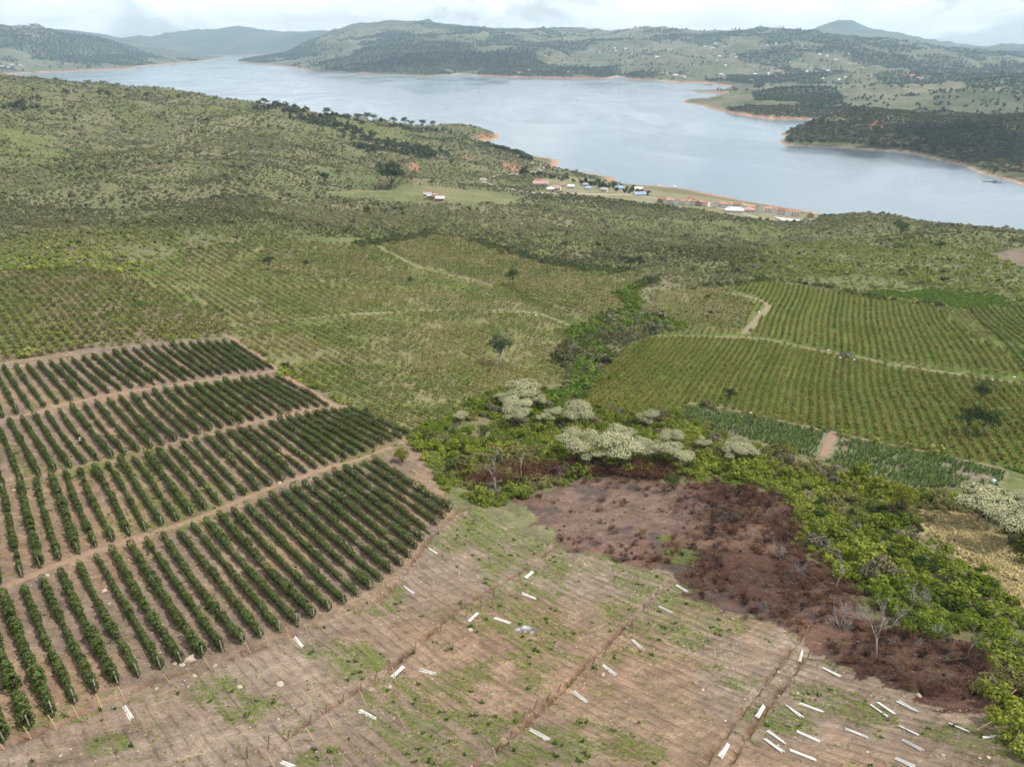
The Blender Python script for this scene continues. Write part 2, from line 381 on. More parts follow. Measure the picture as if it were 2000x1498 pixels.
def leafy(name, col=None, col2=None, trans=0.3, gloss=0.0, instanced=False):
    """foliage; instanced plants take their colour from the scatter's tint"""
    m, n, l = new_mat(name)
    o = N(n, 'ShaderNodeOutputMaterial')
    oi = N(n, 'ShaderNodeObjectInfo'); geo = N(n, 'ShaderNodeNewGeometry')
    if instanced:
        at = N(n, 'ShaderNodeAttribute', attribute_type='INSTANCER', attribute_name='tint'); base = at.outputs['Color']
    else:
        mc = N(n, 'ShaderNodeMix', data_type='RGBA'); mc.inputs[6].default_value = col; mc.inputs[7].default_value = col2 or col
        l.new(geo.outputs['Random Per Island'], mc.inputs[0]); base = mc.outputs[2]
    r1 = N(n, 'ShaderNodeMapRange', inp={1: 0, 2: 1, 3: .68, 4: 1.32}); l.new(geo.outputs['Random Per Island'], r1.inputs[0])
    r2 = N(n, 'ShaderNodeMapRange', inp={1: 0, 2: 1, 3: .85, 4: 1.15}); l.new(oi.outputs['Random'], r2.inputs[0])
    mu = N(n, 'ShaderNodeMath', operation='MULTIPLY'); l.new(r1.outputs[0], mu.inputs[0]); l.new(r2.outputs[0], mu.inputs[1])
    v = N(n, 'ShaderNodeVectorMath', operation='SCALE'); l.new(base, v.inputs[0]); l.new(mu.outputs[0], v.inputs['Scale'])
    d = N(n, 'ShaderNodeBsdfDiffuse'); l.new(v.outputs[0], d.inputs[0])
    t = N(n, 'ShaderNodeBsdfTranslucent'); l.new(v.outputs[0], t.inputs[0])
    mixs = N(n, 'ShaderNodeMixShader', inp={0: trans}); l.new(d.outputs[0], mixs.inputs[1]); l.new(t.outputs[0], mixs.inputs[2])
    last = mixs
    if gloss:
        g = N(n, 'ShaderNodeBsdfGlossy', inp={'Roughness': .45, 'Color': (1, 1, 1, 1)})
        mg = N(n, 'ShaderNodeMixShader', inp={0: gloss}); l.new(mixs.outputs[0], mg.inputs[1]); l.new(g.outputs[0], mg.inputs[2]); last = mg
    l.new(last.outputs[0], o.inputs[0])
    return m

def ground_mat(name, near=True):
    m, n, l = new_mat(name)
    o = N(n, 'ShaderNodeOutputMaterial'); b = N(n, 'ShaderNodeBsdfPrincipled', inp={'Roughness': .95, 'Specular IOR Level': .1})
    tcn = N(n, 'ShaderNodeTexCoord'); P = tcn.outputs['Object']
    col = N(n, 'ShaderNodeAttribute', attribute_name='col'); msk = N(n, 'ShaderNodeAttribute', attribute_name='msk')
    sep = N(n, 'ShaderNodeSeparateColor'); l.new(msk.outputs['Color'], sep.inputs[0])
    def noise(scale, det=4.0, rough=.6, vec=P):
        q = N(n, 'ShaderNodeTexNoise', inp={'Scale': scale, 'Detail': det, 'Roughness': rough}); l.new(vec, q.inputs['Vector']); return q.outputs[0]
    def mr(x, a, bb, c, d, smooth=False):
        q = N(n, 'ShaderNodeMapRange', inp={1: a, 2: bb, 3: c, 4: d}); l.new(x, q.inputs[0])
        if smooth: q.interpolation_type = 'SMOOTHSTEP'
        return q.outputs[0]
    def math_(op, x, y):
        q = N(n, 'ShaderNodeMath', operation=op)
        for i, k in enumerate((x, y)):
            if isinstance(k, (int, float)): q.inputs[i].default_value = k
            else: l.new(k, q.inputs[i])
        return q.outputs[0]
    if near:
        n1 = noise(.11, 5); n2 = noise(.9, 6, .7); n3 = noise(4.2, 6, .8)
    else:
        n1 = noise(.004, 5); n2 = noise(.02, 5, .65); n3 = noise(.11, 4, .7)
    nm = noise(.33 if near else .05, 6, .7)
    f = math_('MULTIPLY', math_('MULTIPLY', mr(n1, .3, .7, .84, 1.16), mr(nm, .3, .7, .66, 1.34)), math_('MULTIPLY', mr(n2, .3, .7, .8, 1.2), mr(n3, .3, .7, .66, 1.34)))
    sc = N(n, 'ShaderNodeVectorMath', operation='SCALE'); l.new(col.outputs['Color'], sc.inputs[0]); l.new(f, sc.inputs['Scale'])
    base = sc.outputs[0]
    if near:
        mp0 = N(n, 'ShaderNodeMapping', inp={'Rotation': (0, 0, math.atan2(DA[1], DA[0]))}, vector_type='TEXTURE'); l.new(P, mp0.inputs[0])
        sa = N(n, 'ShaderNodeMapping', inp={'Scale': (.12, 2.2, .3)}); l.new(mp0.outputs[0], sa.inputs[0]); sb = N(n, 'ShaderNodeMapping', inp={'Scale': (2.4, .15, .3)}); l.new(mp0.outputs[0], sb.inputs[0])
        fa = mr(noise(1.0, 7, .75, sa.outputs[0]), .3, .7, -.2, .2); fb = mr(noise(1.0, 4, .65, sb.outputs[0]), .3, .7, -.3, .3)
        ff = math_('ADD', 1.0, math_('ADD', math_('MULTIPLY', fa, sep.outputs[1]), math_('MULTIPLY', fb, math_('MULTIPLY', sep.outputs[2], .6))))
        s2 = N(n, 'ShaderNodeVectorMath', operation='SCALE'); l.new(base, s2.inputs[0]); l.new(ff, s2.inputs['Scale']); base = s2.outputs[0]
        # weeds in patches and along the furrows
        mp = N(n, 'ShaderNodeMapping', inp={'Rotation': (0, 0, math.atan2(DA[1], DA[0])), 'Scale': (1, 1, 1)}, vector_type='TEXTURE'); l.new(P, mp.inputs[0])
        st = N(n, 'ShaderNodeMapping', inp={'Scale': (.22, 1.3, .3)}); l.new(mp.outputs[0], st.inputs[0])
        nw = noise(.55, 6, .72, st.outputs[0]); nw2 = noise(2.6, 5, .75)
        wsum = math_('ADD', math_('MULTIPLY', nw, .55), math_('MULTIPLY', nw2, .45))
        thr = mr(sep.outputs[0], 0, 1, .74, .40)
        gfac = N(n, 'ShaderNodeMapRange', interpolation_type='SMOOTHSTEP', inp={3: 0, 4: 1})
        l.new(wsum, gfac.inputs[0]); l.new(thr, gfac.inputs[1]); l.new(math_('ADD', thr, .2), gfac.inputs[2])
        gm = N(n, 'ShaderNodeMix', data_type='RGBA'); gm.inputs[7].default_value = (.14, .185, .04, 1)
        l.new(gfac.outputs[0], gm.inputs[0]); l.new(base, gm.inputs[6])
        # litter: pale straw and stones
        nl = noise(9.0, 3, .8); nl2 = noise(.35, 3)
        lf = math_('MULTIPLY', mr(nl, .66, .74, 0, 1, True), mr(nl2, .4, .65, 0, .7, True))
        lm = N(n, 'ShaderNodeMix', data_type='RGBA'); lm.inputs[7].default_value = (.38, .32, .26, 1)
        l.new(math_('MULTIPLY', lf, sep.outputs[2]), lm.inputs[0]); l.new(gm.outputs[2], lm.inputs[6]); base = lm.outputs[2]
        # relief: furrows along the rows, small steps across them
        w1 = N(n, 'ShaderNodeTexWave', wave_type='BANDS', bands_direction='Y', wave_profile='SIN', inp={'Scale': .22, 'Distortion': 2.6, 'Detail': 4.0, 'Detail Scale': .9, 'Detail Roughness': .6}); l.new(mp.outputs[0], w1.inputs[0])
        w2 = N(n, 'ShaderNodeTexWave', wave_type='BANDS', bands_direction='X', wave_profile='SAW', inp={'Scale': .42, 'Distortion': 3.4, 'Detail': 4.0, 'Detail Scale': 1.1, 'Detail Roughness': .65}); l.new(mp.outputs[0], w2.inputs[0])
        hgt = math_('ADD', math_('MULTIPLY', math_('MULTIPLY', w1.outputs['Fac'], sep.outputs[1]), .34), math_('MULTIPLY', math_('MULTIPLY', w2.outputs['Fac'], sep.outputs[2]), .22))
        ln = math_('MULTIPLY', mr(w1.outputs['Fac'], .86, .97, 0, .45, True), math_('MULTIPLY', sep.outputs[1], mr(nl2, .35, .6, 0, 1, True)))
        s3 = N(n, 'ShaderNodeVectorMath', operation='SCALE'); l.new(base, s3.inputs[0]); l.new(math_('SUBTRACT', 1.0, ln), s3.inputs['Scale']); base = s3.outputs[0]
        hgt = math_('ADD', hgt, math_('MULTIPLY', n2, .22)); hgt = math_('ADD', hgt, math_('MULTIPLY', n3, .10))
        hgt = math_('ADD', hgt, math_('MULTIPLY', gfac.outputs[0], .12)); hgt = math_('ADD', hgt, math_('MULTIPLY', nm, .5))
        bp = N(n, 'ShaderNodeBump', inp={'Strength': 1.0, 'Distance': 1.0}); l.new(hgt, bp.inputs['Height'])
    else:
        hgt = math_('ADD', math_('MULTIPLY', n2, 9.0), math_('MULTIPLY', n3, 3.0))
        bp = N(n, 'ShaderNodeBump', inp={'Strength': .8, 'Distance': 1.0}); l.new(hgt, bp.inputs['Height'])
    l.new(base, b.inputs['Base Color']); l.new(bp.outputs[0], b.inputs['Normal']); l.new(b.outputs[0], o.inputs[0])
    return m
GROUND = ground_mat('near_ground'); FARG = ground_mat('far_ground', False)

# ------------------------------------------------------------------ object helpers
def link(o, parent=None):
    C.objects.link(o)
    if parent is not None: o.parent = parent
    return o
def tag(o, label=None, cat=None, group=None, kind=None):
    if label: o['label'] = label
    if cat: o['category'] = cat
    if group: o['group'] = group
    if kind: o['kind'] = kind
    return o
def empty(name, loc, rz=0.0):
    o = bpy.data.objects.new(name, None); o.location = loc; o.rotation_euler = (0, 0, rz); o.empty_display_size = .3
    return link(o)
def mesh_np(name, verts, faces, mat, smooth=False):
    """verts (n,3); faces (m,k) all of one size"""
    me = bpy.data.meshes.new(name)
    verts = np.asarray(verts, np.float32); faces = np.asarray(faces, np.int32)
    m, k = faces.shape
    me.vertices.add(len(verts)); me.vertices.foreach_set('co', verts.ravel())
    me.loops.add(m * k); me.loops.foreach_set('vertex_index', faces.ravel())
    me.polygons.add(m); me.polygons.foreach_set('loop_start', np.arange(0, m * k, k, dtype=np.int32))
    try: me.polygons.foreach_set('loop_total', np.full(m, k, np.int32))
    except Exception: pass
    me.polygons.foreach_set('use_smooth', np.full(m, smooth, bool))
    me.update(calc_edges=True); me.validate()
    if mat: me.materials.append(mat)
    return me
def obj(name, me, parent=None, loc=None):
    o = bpy.data.objects.new(name, me)
    if loc is not None: o.location = loc
    return link(o, parent)
class MB:
    """collects boxes, prisms and tubes into one mesh"""
    def __init__(s): s.v = []; s.f = []
    def add(s, vs, fs):
        k = len(s.v); s.v += [tuple(q) for q in vs]; s.f += [tuple(i + k for i in q) for q in fs]; return s
    def box(s, x0, x1, y0, y1, z0, z1):
        return s.add([(x0,y0,z0),(x1,y0,z0),(x1,y1,z0),(x0,y1,z0),(x0,y0,z1),(x1,y0,z1),(x1,y1,z1),(x0,y1,z1)],
                     [(3,2,1,0),(4,5,6,7),(0,1,5,4),(1,2,6,5),(2,3,7,6),(3,0,4,7)])
    def tube(s, pts, rad, n=6):
        pts = [Vector(p) for p in pts]; vs = []; fs = []
        for i, p in enumerate(pts):
            d = (pts[min(i + 1, len(pts) - 1)] - pts[max(i - 1, 0)]).normalized()
            a = d.cross(Vector((.31, .83, .17))); a.normalize(); b = d.cross(a)
            for k in range(n):
                t = 2 * math.pi * k / n; vs.append(p + (a * math.cos(t) + b * math.sin(t)) * rad[i])
        for i in range(len(pts) - 1):
            for k in range(n):
                fs.append((i * n + k, i * n + (k + 1) % n, (i + 1) * n + (k + 1) % n, (i + 1) * n + k))
        fs.append(tuple(range(n - 1, -1, -1))); fs.append(tuple((len(pts) - 1) * n + k for k in range(n)))
        return s.add(vs, fs)
    def gable(s, x0, x1, y0, y1, z0, z1, over=.4, th=.18):
        """pitched roof with the ridge along x"""
        ym = (y0 + y1) / 2; x0 -= over; x1 += over; y0 -= over; y1 += over
        return s.add([(x0,y0,z0),(x1,y0,z0),(x1,ym,z1),(x0,ym,z1),(x0,y1,z0),(x1,y1,z0),
                      (x0,y0,z0-th),(x1,y0,z0-th),(x1,ym,z1-th),(x0,ym,z1-th),(x0,y1,z0-th),(x1,y1,z0-th)],
                     [(0,1,2,3),(3,2,5,4),(7,6,9,8),(8,9,10,11),(6,7,1,0),(11,10,4,5),(6,0,3,9),(9,3,4,10),(1,7,8,2),(2,8,11,5)])
    def hip(s, x0, x1, y0, y1, z0, z1, over=.4):
        ym = (y0 + y1) / 2; x0 -= over; x1 += over; y0 -= over; y1 += over; h = min((y1 - y0) / 2, (x1 - x0) / 2 * .9)
        return s.add([(x0,y0,z0),(x1,y0,z0),(x1,y1,z0),(x0,y1,z0),(x0+h,ym,z1),(x1-h,ym,z1)],
                     [(0,1,5,4),(1,2,5),(2,3,4,5),(3,0,4),(3,2,1,0)])
    def mesh(s, name, mat, smooth=False):
        me = bpy.data.meshes.new(name); me.from_pydata(s.v, [], s.f); me.update()
        if smooth: me.polygons.foreach_set('use_smooth', np.ones(len(me.polygons), bool))
        me.materials.append(mat); return me
    def build(s, name, mat, parent=None, smooth=False, loc=None):
        return obj(name, s.mesh(name, mat, smooth), parent, loc)
def set_col(me, name, arr):
    a = me.attributes.new(name, 'FLOAT_COLOR', 'POINT')
    d = np.ones((len(arr), 4), np.float32); d[:, :arr.shape[1]] = arr
    a.data.foreach_set('color', d.ravel())
# ------------------------------------------------------------------ near land sheet
def polar_grid(az0, az1, na, r0, r1, nr):
    az = np.linspace(az0, az1, na); r = np.geomspace(r0, r1, nr)
    A, R = np.meshgrid(az, r); return (R * np.sin(A)).ravel(), (R * np.cos(A)).ravel(), A.ravel(), R.ravel()
def grid_faces(na, nr):
    i = np.arange((nr - 1) * na).reshape(nr - 1, na)[:, :-1].ravel()
    return np.stack([i, i + 1, i + na + 1, i + na], -1)
def compact(v, f, extra):
    used = np.zeros(len(v), bool); used[f.ravel()] = True
    idx = np.cumsum(used) - 1
    return v[used], idx[f], [e[used] for e in extra]

def near_colour(x, y, z):
    n = len(x)
    r = np.hypot(x, y)
    b1 = fbm(x, y, 90, 4, 61)[:, None]; b2 = fbm(x, y, 18, 4, 62)[:, None]; b3 = fbm(x, y, 260, 3, 63)[:, None]
    mixc = lambda a, b, t: np.array(a) * (1 - t) + np.array(b) * t
    # open scrubland: olive grass, dry straw, bare earth
    col = mixc((.1, .11, .045), (.135, .131, .068), sstep(.35, .65, b1))
    col = mixc(col, (.105, .12, .04), sstep(.5, .75, b3)); col = mixc(col, (.17, .13, .09), .5 * sstep(.6, .8, b2))
    msk = np.zeros((n, 3)); msk[:, 0] = .45
    def paint(k, c, c2, scale, m, rag=2.0, seed=70):
        w = zone(x, y, k, rag)
        if not w.any(): return w
        t = sstep(.38, .62, fbm(x[w], y[w], scale, 4, seed))[:, None]
        col[w] = mixc(c, c2, t); msk[w] = m
        return w
    paint('cult', (.14, .138, .056), (.105, .125, .038), 14, (.6, 0, .1), 2.5); paint('cult2', (.125, .14, .045), (.10, .13, .035), 12, (.65, 0, .1), 2.0)
    for k in ('c1', 'c2', 'c3', 'c4', 'r0'): paint(k, (.155, .142, .066), (.115, .128, .042), 16, (.5, .25, .1), 2.5)
    for k in ('r1', 'r2', 'r3'): paint(k, (.10, .125, .03), (.07, .11, .02), 9, (.6, .2, .1), 2.0)
    paint('marsh', (.10, .165, .028), (.13, .19, .035), 20, (.95, 0, 0), 4)
    paint('lcrop', (.165, .128, .078), (.115, .118, .046), 14, (.5, .3, .3), 2.0)
    paint('meadow', (.15, .148, .07), (.12, .132, .055), 40, (.4, 0, 0), 6)
    paint('village', (.17, .165, .085), (.2, .18, .12), 30, (.4, 0, 0), 6)
    paint('tilled', (.155, .125, .09), (.18, .145, .105), 20, (.2, .8, .1), 3)
    paint('corn', (.2, .17, .125), (.15, .15, .08), 8, (.55, .3, .2), .8)
    paint('bushmid', (.115, .125, .05), (.15, .13, .07), 9, (.7, 0, .2), 1.5)
    paint('straw', (.33, .265, .14), (.24, .215, .1), 7, (.3, 0, .6), 3)
    w = paint('vines', (.175, .13, .098), (.2, .144, .1), 13, (.40, .1, 1.0), .3)
    if w.any():   # greener between the rows of the upper blocks, redder soil on the left and at the low middle
        t = sstep(.45, .65, fbm(x[w], y[w], 20, 4, 77))
        msk[w, 0] = .5 + .36 * t
        o = sstep(.5, .68, fbm(x[w], y[w], 16, 3, 79))[:, None]; col[w] = mixc(col[w], (.25, .16, .10), .45 * o)
    w = paint('bare', (.19, .142, .104), (.222, .172, .13), 15, (.42, .8, .8), .3)
    if w.any():
        xo, yo = x[w], y[w]
        og = G(1010, 1290)[:2]; d = np.hypot((xo - og[0]) / 1.25, yo - og[1])
        o = (1 - sstep(6, 21, d + 12 * (fbm(xo, yo, 8, 3, 81) - .5))) * .9
        o = np.maximum(o, .75 * sstep(.56, .7, fbm(xo, yo, 14, 3, 83)))[:, None]
        col[w] = mixc(col[w], (.235, .152, .098), .75 * o)
        gr = sstep(.44, .62, fbm(xo, yo, 11, 3, 85)); msk[w, 0] = .42 + .42 * gr
        for (u, v, rad, a) in ((700, 1290, 8, .95), (640, 1270, 6, .8), (480, 1385, 6, .9), (210, 1455, 4, .9), (420, 1350, 6, .85), (960, 1030, 14, 1.0), (940, 985, 8, 1.2), (1060, 1025, 6, 1.2), (1220, 1190, 8, .8), (1370, 1195, 7, .85), (1520, 1400, 7, .95), (1450, 1340, 5, .85),
                               (1600, 1360, 6, .85), (860, 1370, 4, .85), (1310, 1100, 4, 1.0), (620, 1480, 4, .9), (1640, 1290, 4, .8), (1150, 1110, 6, .65), (1900, 1450, 4, .85), (1100, 1440, 8, .55)):
            g = G(u, v)[:2]; d = np.hypot(xo - g[0], yo - g[1]); msk[w, 0] = np.maximum(msk[w, 0], a * (1 - sstep(rad * .3, rad, d)))
    w = paint('burn', (.12, .068, .05), (.065, .035, .026), 7, (.18, .1, .7), 3.2)
    if w.any():
        g0 = G(1180, 1000)[:2]; d = np.hypot(x[w] - g0[0], y[w] - g0[1])
        t = (1 - sstep(8, 22, d + 10 * (fbm(x[w], y[w], 6, 3, 88) - .5)))[:, None]
        col[w] = mixc(col[w], (.15, .1, .082), t)
        k = sstep(.6, .72, fbm(x[w], y[w], 5, 3, 90))[:, None]; col[w] = mixc(col[w], (.06, .05, .05), .6 * k)
        msk[w, 0] = .2 + .34 * sstep(.52, .7, fbm(x[w], y[w], 9, 3, 93))
        for (u, v, rad) in ((1892, 1292, 3.2), (1640, 1218, 2.6), (1240, 955, 2.5), (1420, 1010, 3)):
            g = G(u, v)[:2]; t = (1 - sstep(rad * .3, rad, np.hypot(x[w] - g[0], y[w] - g[1]) + 2 * (fbm(x[w], y[w], 1.5, 3, 94) - .5)))[:, None]; col[w] = mixc(col[w], (.03, .03, .032), .85 * t)
        for (u, v, rad) in ((1325, 1085, 6), (1300, 1050, 3)):
            g = G(u, v)[:2]; msk[w, 0] = np.maximum(msk[w, 0], 1.1 * (1 - sstep(rad * .3, rad, np.hypot(x[w] - g[0], y[w] - g[1]))))
    g = G(1030, 1228)[:2]; d = np.hypot((x - g[0]) / 1.5, (y - g[1])) + 1.2 * (fbm(x, y, .9, 3, 95) - .5)
    t = (1 - sstep(.5, 1.35, d))[:, None]; col = mixc(col, mixc((.12, .12, .13), (.42, .42, .44), sstep(.4, .6, fbm(x, y, .5, 2, 97))[:, None]), t); msk[t[:, 0] > .3] = (.1, 0, .1)
    for k in ('b', 'c', 'd', 'e', 'a'):
        l = SL[k]; m = (x > l[:, 0].min() - 2) & (x < l[:, 0].max() + 2) & (y > l[:, 1].min() - 2) & (y < l[:, 1].max() + 2)
        if m.any():
            d = dist_line(x[m], y[m], l[::2]); t = np.exp(-(d / (.2 + .5 * fbm(x[m], y[m], 1.6, 2, 107))) ** 2)[:, None]
            col[m] = mixc(col[m], (.13, .075, .045), .85 * t * sstep(.3, .6, fbm(x[m], y[m], 2.2, 3, 108))[:, None]); msk[m, 0] = msk[m, 0] * (1 - .8 * t[:, 0])
    # eroded red banks along the water, and landslips on the slope above the road
    far = r > 650
    if far.any():
        xf, yf = x[far], y[far]; d = shore_dist(xf, yf, near_shore_s); wv = fbm(xf, yf, 45, 3, 99)
        t = (1 - sstep(7, 17, d * (.55 + wv)))[:, None]
        col[far] = mixc(col[far], mixc((.32, .17, .11), (.33, .26, .18), sstep(.4, .6, fbm(xf, yf, 130, 2, 101))[:, None]), t)
        for (u, v, rad) in ((1000, 327, 26), (1025, 333, 16), (910, 308, 10), (810, 330, 8), (945, 268, 22)):
            gq = G(u, v)[:2]; dd = np.hypot(xf - gq[0], (yf - gq[1]) / 2.2) + 16 * (fbm(xf, yf, 12, 3, 103) - .5)
            t = (1 - sstep(rad * .45, rad, dd))[:, None]; col[far] = mixc(col[far], (.31, .165, .10), t)
    return col, msk

x, y, A, R = polar_grid(math.radians(-60), math.radians(60), 741, 33, 2500, 700)
z = H(x, y)
F = grid_faces(741, 700)
keep = ((np.abs(A[F]).min(1) < math.radians(44)) | (R[F].min(1) < 330)) & (z[F].max(1) > -3.0)
v3, F, (x, y, z) = compact(np.stack([x, y, z], -1), F[keep], [x, y, z])
nc, nm = near_colour(x, y, z)
me = mesh_np('hillside', v3, F, GROUND, True)
set_col(me, 'col', nc); set_col(me, 'msk', nm)
tag(obj('hillside', me), 'cultivated hillside falling away from the viewpoint to the lake', kind='structure')

# ------------------------------------------------------------------ far land sheet
def forest_mask(x, y):
    """1 where the far slopes are wooded"""
    f = fbm(x, y, 420, 4, 111) * .6 + fbm(x, y, 900, 2, 115) * .4
    return sstep(.485, .545, f) * sstep(2900, 3500, np.hypot(x, y))
far_dark = [GFP(p) for p in (  # darker ground: woods; headland and hillside behind also carry painted cloud shade
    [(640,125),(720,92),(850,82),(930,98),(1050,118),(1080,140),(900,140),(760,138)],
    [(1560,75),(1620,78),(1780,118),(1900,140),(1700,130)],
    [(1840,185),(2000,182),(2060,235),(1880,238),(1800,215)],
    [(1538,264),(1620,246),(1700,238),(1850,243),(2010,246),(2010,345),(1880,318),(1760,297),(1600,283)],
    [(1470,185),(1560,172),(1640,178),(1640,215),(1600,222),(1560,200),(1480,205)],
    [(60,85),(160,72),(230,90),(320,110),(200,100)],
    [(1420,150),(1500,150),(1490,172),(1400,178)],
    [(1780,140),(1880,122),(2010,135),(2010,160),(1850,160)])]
def far_colour(x, y, z):
    mixc = lambda a, b, t: np.array(a) * (1 - t) + np.array(b) * t
    fm = forest_mask(x, y)[:, None]; p1 = fbm(x, y, 300, 4, 121)[:, None]; p2 = fbm(x, y, 110, 3, 123)[:, None]
    col = mixc((.098, .102, .056), (.145, .135, .085), sstep(.38, .62, p1)); col = mixc(col, (.088, .105, .052), .6 * sstep(.5, .66, p2))
    col = mixc(col, (.055, .075, .035), .85 * fm)
    w = np.hypot(x, y) > 9300; col[w] = mixc(col[w], (.06, .075, .045), .55)
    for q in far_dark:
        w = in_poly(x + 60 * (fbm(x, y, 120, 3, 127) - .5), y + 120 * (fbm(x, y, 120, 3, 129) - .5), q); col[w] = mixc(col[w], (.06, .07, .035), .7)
    w = (np.hypot(x, y) < 2150) & (x > 450); col[w] = mixc(col[w], mixc((.05, .055, .03), (.10, .10, .05), sstep(.4, .62, fbm(x[w], y[w], 60, 3, 137))[:, None]), .8)
    d = shore_dist(x, y, far_shore_s); r = np.hypot(x, y); k = np.clip(r / 2600, .55, 1.9)
    t = (1 - sstep(5, 14, d / k * (.6 + .8 * fbm(x, y, 200, 3, 131))))[:, None]
    col = mixc(col, mixc((.34, .18, .115), (.34, .26, .185), sstep(.4, .6, fbm(x, y, 350, 2, 133))[:, None]), t)
    for (u, v, rad) in ((1710, 258, 14), (1705, 254, 9), (1770, 150, 45), (1720, 284, 14), (1985, 352, 16), (1745, 287, 10)):
        g = GF(u, v)[:2]; dd = np.hypot(x - g[0], (y - g[1]) / 2) + rad * (fbm(x, y, rad, 3, 135) - .5)
        t = (1 - sstep(rad * .5, rad, dd))[:, None]; col = mixc(col, (.30, .14, .09), t)
    return col
x, y, A, R = polar_grid(math.radians(-44), math.radians(44), 820, 1150, 16000, 440)
z = HF(x, y)
F = grid_faces(820, 440); keep = z[F].max(1) > -4
v3, F, (x, y, z) = compact(np.stack([x, y, z], -1), F[keep], [x, y, z])
me = mesh_np('far_hills', v3, F, FARG, True)
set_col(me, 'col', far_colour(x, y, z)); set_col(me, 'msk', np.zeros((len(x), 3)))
tag(obj('far_hills', me), 'hazy green hills and mountain beyond the lake', kind='structure')

# ------------------------------------------------------------------ lake
m, n, l = new_mat('lake_water')
o = N(n, 'ShaderNodeOutputMaterial')
b = N(n, 'ShaderNodeBsdfPrincipled', inp={'Base Color': (.14, .19, .22, 1), 'Roughness': .17, 'IOR': 1.333, 'Specular IOR Level': .5})
t = N(n, 'ShaderNodeTexCoord'); mp = N(n, 'ShaderNodeMapping', inp={'Scale': (1, .55, 1)}); l.new(t.outputs['Object'], mp.inputs[0])
n1 = N(n, 'ShaderNodeTexNoise', inp={'Scale': .16, 'Detail': 6.0, 'Roughness': .62}); l.new(mp.outputs[0], n1.inputs['Vector'])
n2 = N(n, 'ShaderNodeTexNoise', inp={'Scale': .0035, 'Detail': 4.0, 'Roughness': .55, 'Distortion': 1.2}); l.new(mp.outputs[0], n2.inputs['Vector'])
r = N(n, 'ShaderNodeMapRange', inp={1: .35, 2: .65, 3: .10, 4: .24}); l.new(n2.outputs[0], r.inputs[0]); l.new(r.outputs[0], b.inputs['Roughness'])
bp = N(n, 'ShaderNodeBump', inp={'Strength': .35, 'Distance': .45}); l.new(n1.outputs[0], bp.inputs['Height']); l.new(bp.outputs[0], b.inputs['Normal'])
l.new(b.outputs[0], o.inputs[0])
q = MB(); q.add([(-16000, 500, 0), (16000, 500, 0), (16000, 17000, 0), (-16000, 17000, 0)], [(0, 1, 2, 3)])
tag(q.build('lake', m), 'wide pale blue lake reflecting the clouds', kind='structure')

# ------------------------------------------------------------------ haze
m, n, l = new_mat('haze_air')
o = N(n, 'ShaderNodeOutputMaterial'); v = N(n, 'ShaderNodeVolumePrincipled', inp={'Color': (.60, .81, 1.0, 1), 'Density': 6.2e-5, 'Anisotropy': .15})
l.new(v.outputs[0], o.inputs['Volume'])
q = MB(); q.box(-16500, 16500, -600, 17100, -60, 620)
tag(q.build('haze', m), 'thin blue haze over the lake and hills', kind='stuff')
# ------------------------------------------------------------------ dirt paths (ribbons laid on the ground)
def path_mat(name, c1, c2):
    m, n, l = new_mat(name)
    o = N(n, 'ShaderNodeOutputMaterial'); b = N(n, 'ShaderNodeBsdfPrincipled', inp={'Roughness': .95, 'Specular IOR Level': .1})
    t = N(n, 'ShaderNodeTexCoord')
    a = N(n, 'ShaderNodeTexNoise', inp={'Scale': .35, 'Detail': 6.0, 'Roughness': .7}); l.new(t.outputs['Object'], a.inputs['Vector'])
    d = N(n, 'ShaderNodeTexNoise', inp={'Scale': 3.5, 'Detail': 5.0, 'Roughness': .75}); l.new(t.outputs['Object'], d.inputs['Vector'])
    r = N(n, 'ShaderNodeMapRange', inp={1: .3, 2: .7, 3: 0, 4: 1}); l.new(a.outputs[0], r.inputs[0])
    mx = N(n, 'ShaderNodeMix', data_type='RGBA'); mx.inputs[6].default_value = c1; mx.inputs[7].default_value = c2; l.new(r.outputs[0], mx.inputs[0])
    r2 = N(n, 'ShaderNodeMapRange', inp={1: .3, 2: .7, 3: .75, 4: 1.25}); l.new(d.outputs[0], r2.inputs[0])
    s = N(n, 'ShaderNodeVectorMath', operation='SCALE'); l.new(mx.outputs[2], s.inputs[0]); l.new(r2.outputs[0], s.inputs['Scale'])
    bp = N(n, 'ShaderNodeBump', inp={'Strength': .9, 'Distance': .12}); l.new(d.outputs[0], bp.inputs['Height'])
    l.new(s.outputs[0], b.inputs['Base Color']); l.new(bp.outputs[0], b.inputs['Normal']); l.new(b.outputs[0], o.inputs[0]); return m
PATH = path_mat('path_earth', (.22, .15, .108, 1), (.26, .172, .11, 1)); PALE = path_mat('path_pale', (.23, .19, .13, 1), (.195, .175, .105, 1))
ROAD = path_mat('road_gravel', (.30, .27, .22, 1), (.34, .3, .25, 1))
def ribbon(name, px, width, mat, label, step=.7, lift=.05, seed=1):
    line = smooth_line(GP(px), step); n = len(line)
    t = np.gradient(line, axis=0); t /= np.linalg.norm(t, axis=1)[:, None] + 1e-9; nrm = np.stack([-t[:, 1], t[:, 0]], -1)
    s = np.cumsum(np.r_[0, np.linalg.norm(np.diff(line, axis=0), axis=1)])
    wl = width / 2 * (.65 + .7 * fbm(s, s * 0, 3.0 * width, 3, seed)); wr = width / 2 * (.65 + .7 * fbm(s, s * 0 + 50, 3.0 * width, 3, seed + 5))
    ks = np.linspace(-1, 1, 7); V = []
    for k in ks:
        w = np.where(k < 0, wl, wr) * k; q = line + nrm * w[:, None]
        zz = H(q[:, 0], q[:, 1]) + (lift if abs(k) < .99 else -.06); V.append(np.column_stack([q, zz]))
    V = np.stack(V, 1).reshape(-1, 3)
    F = grid_faces(7, n)[:, ::-1]
    return tag(obj(name, mesh_np(name, V, F, mat, True)), label, kind='structure')
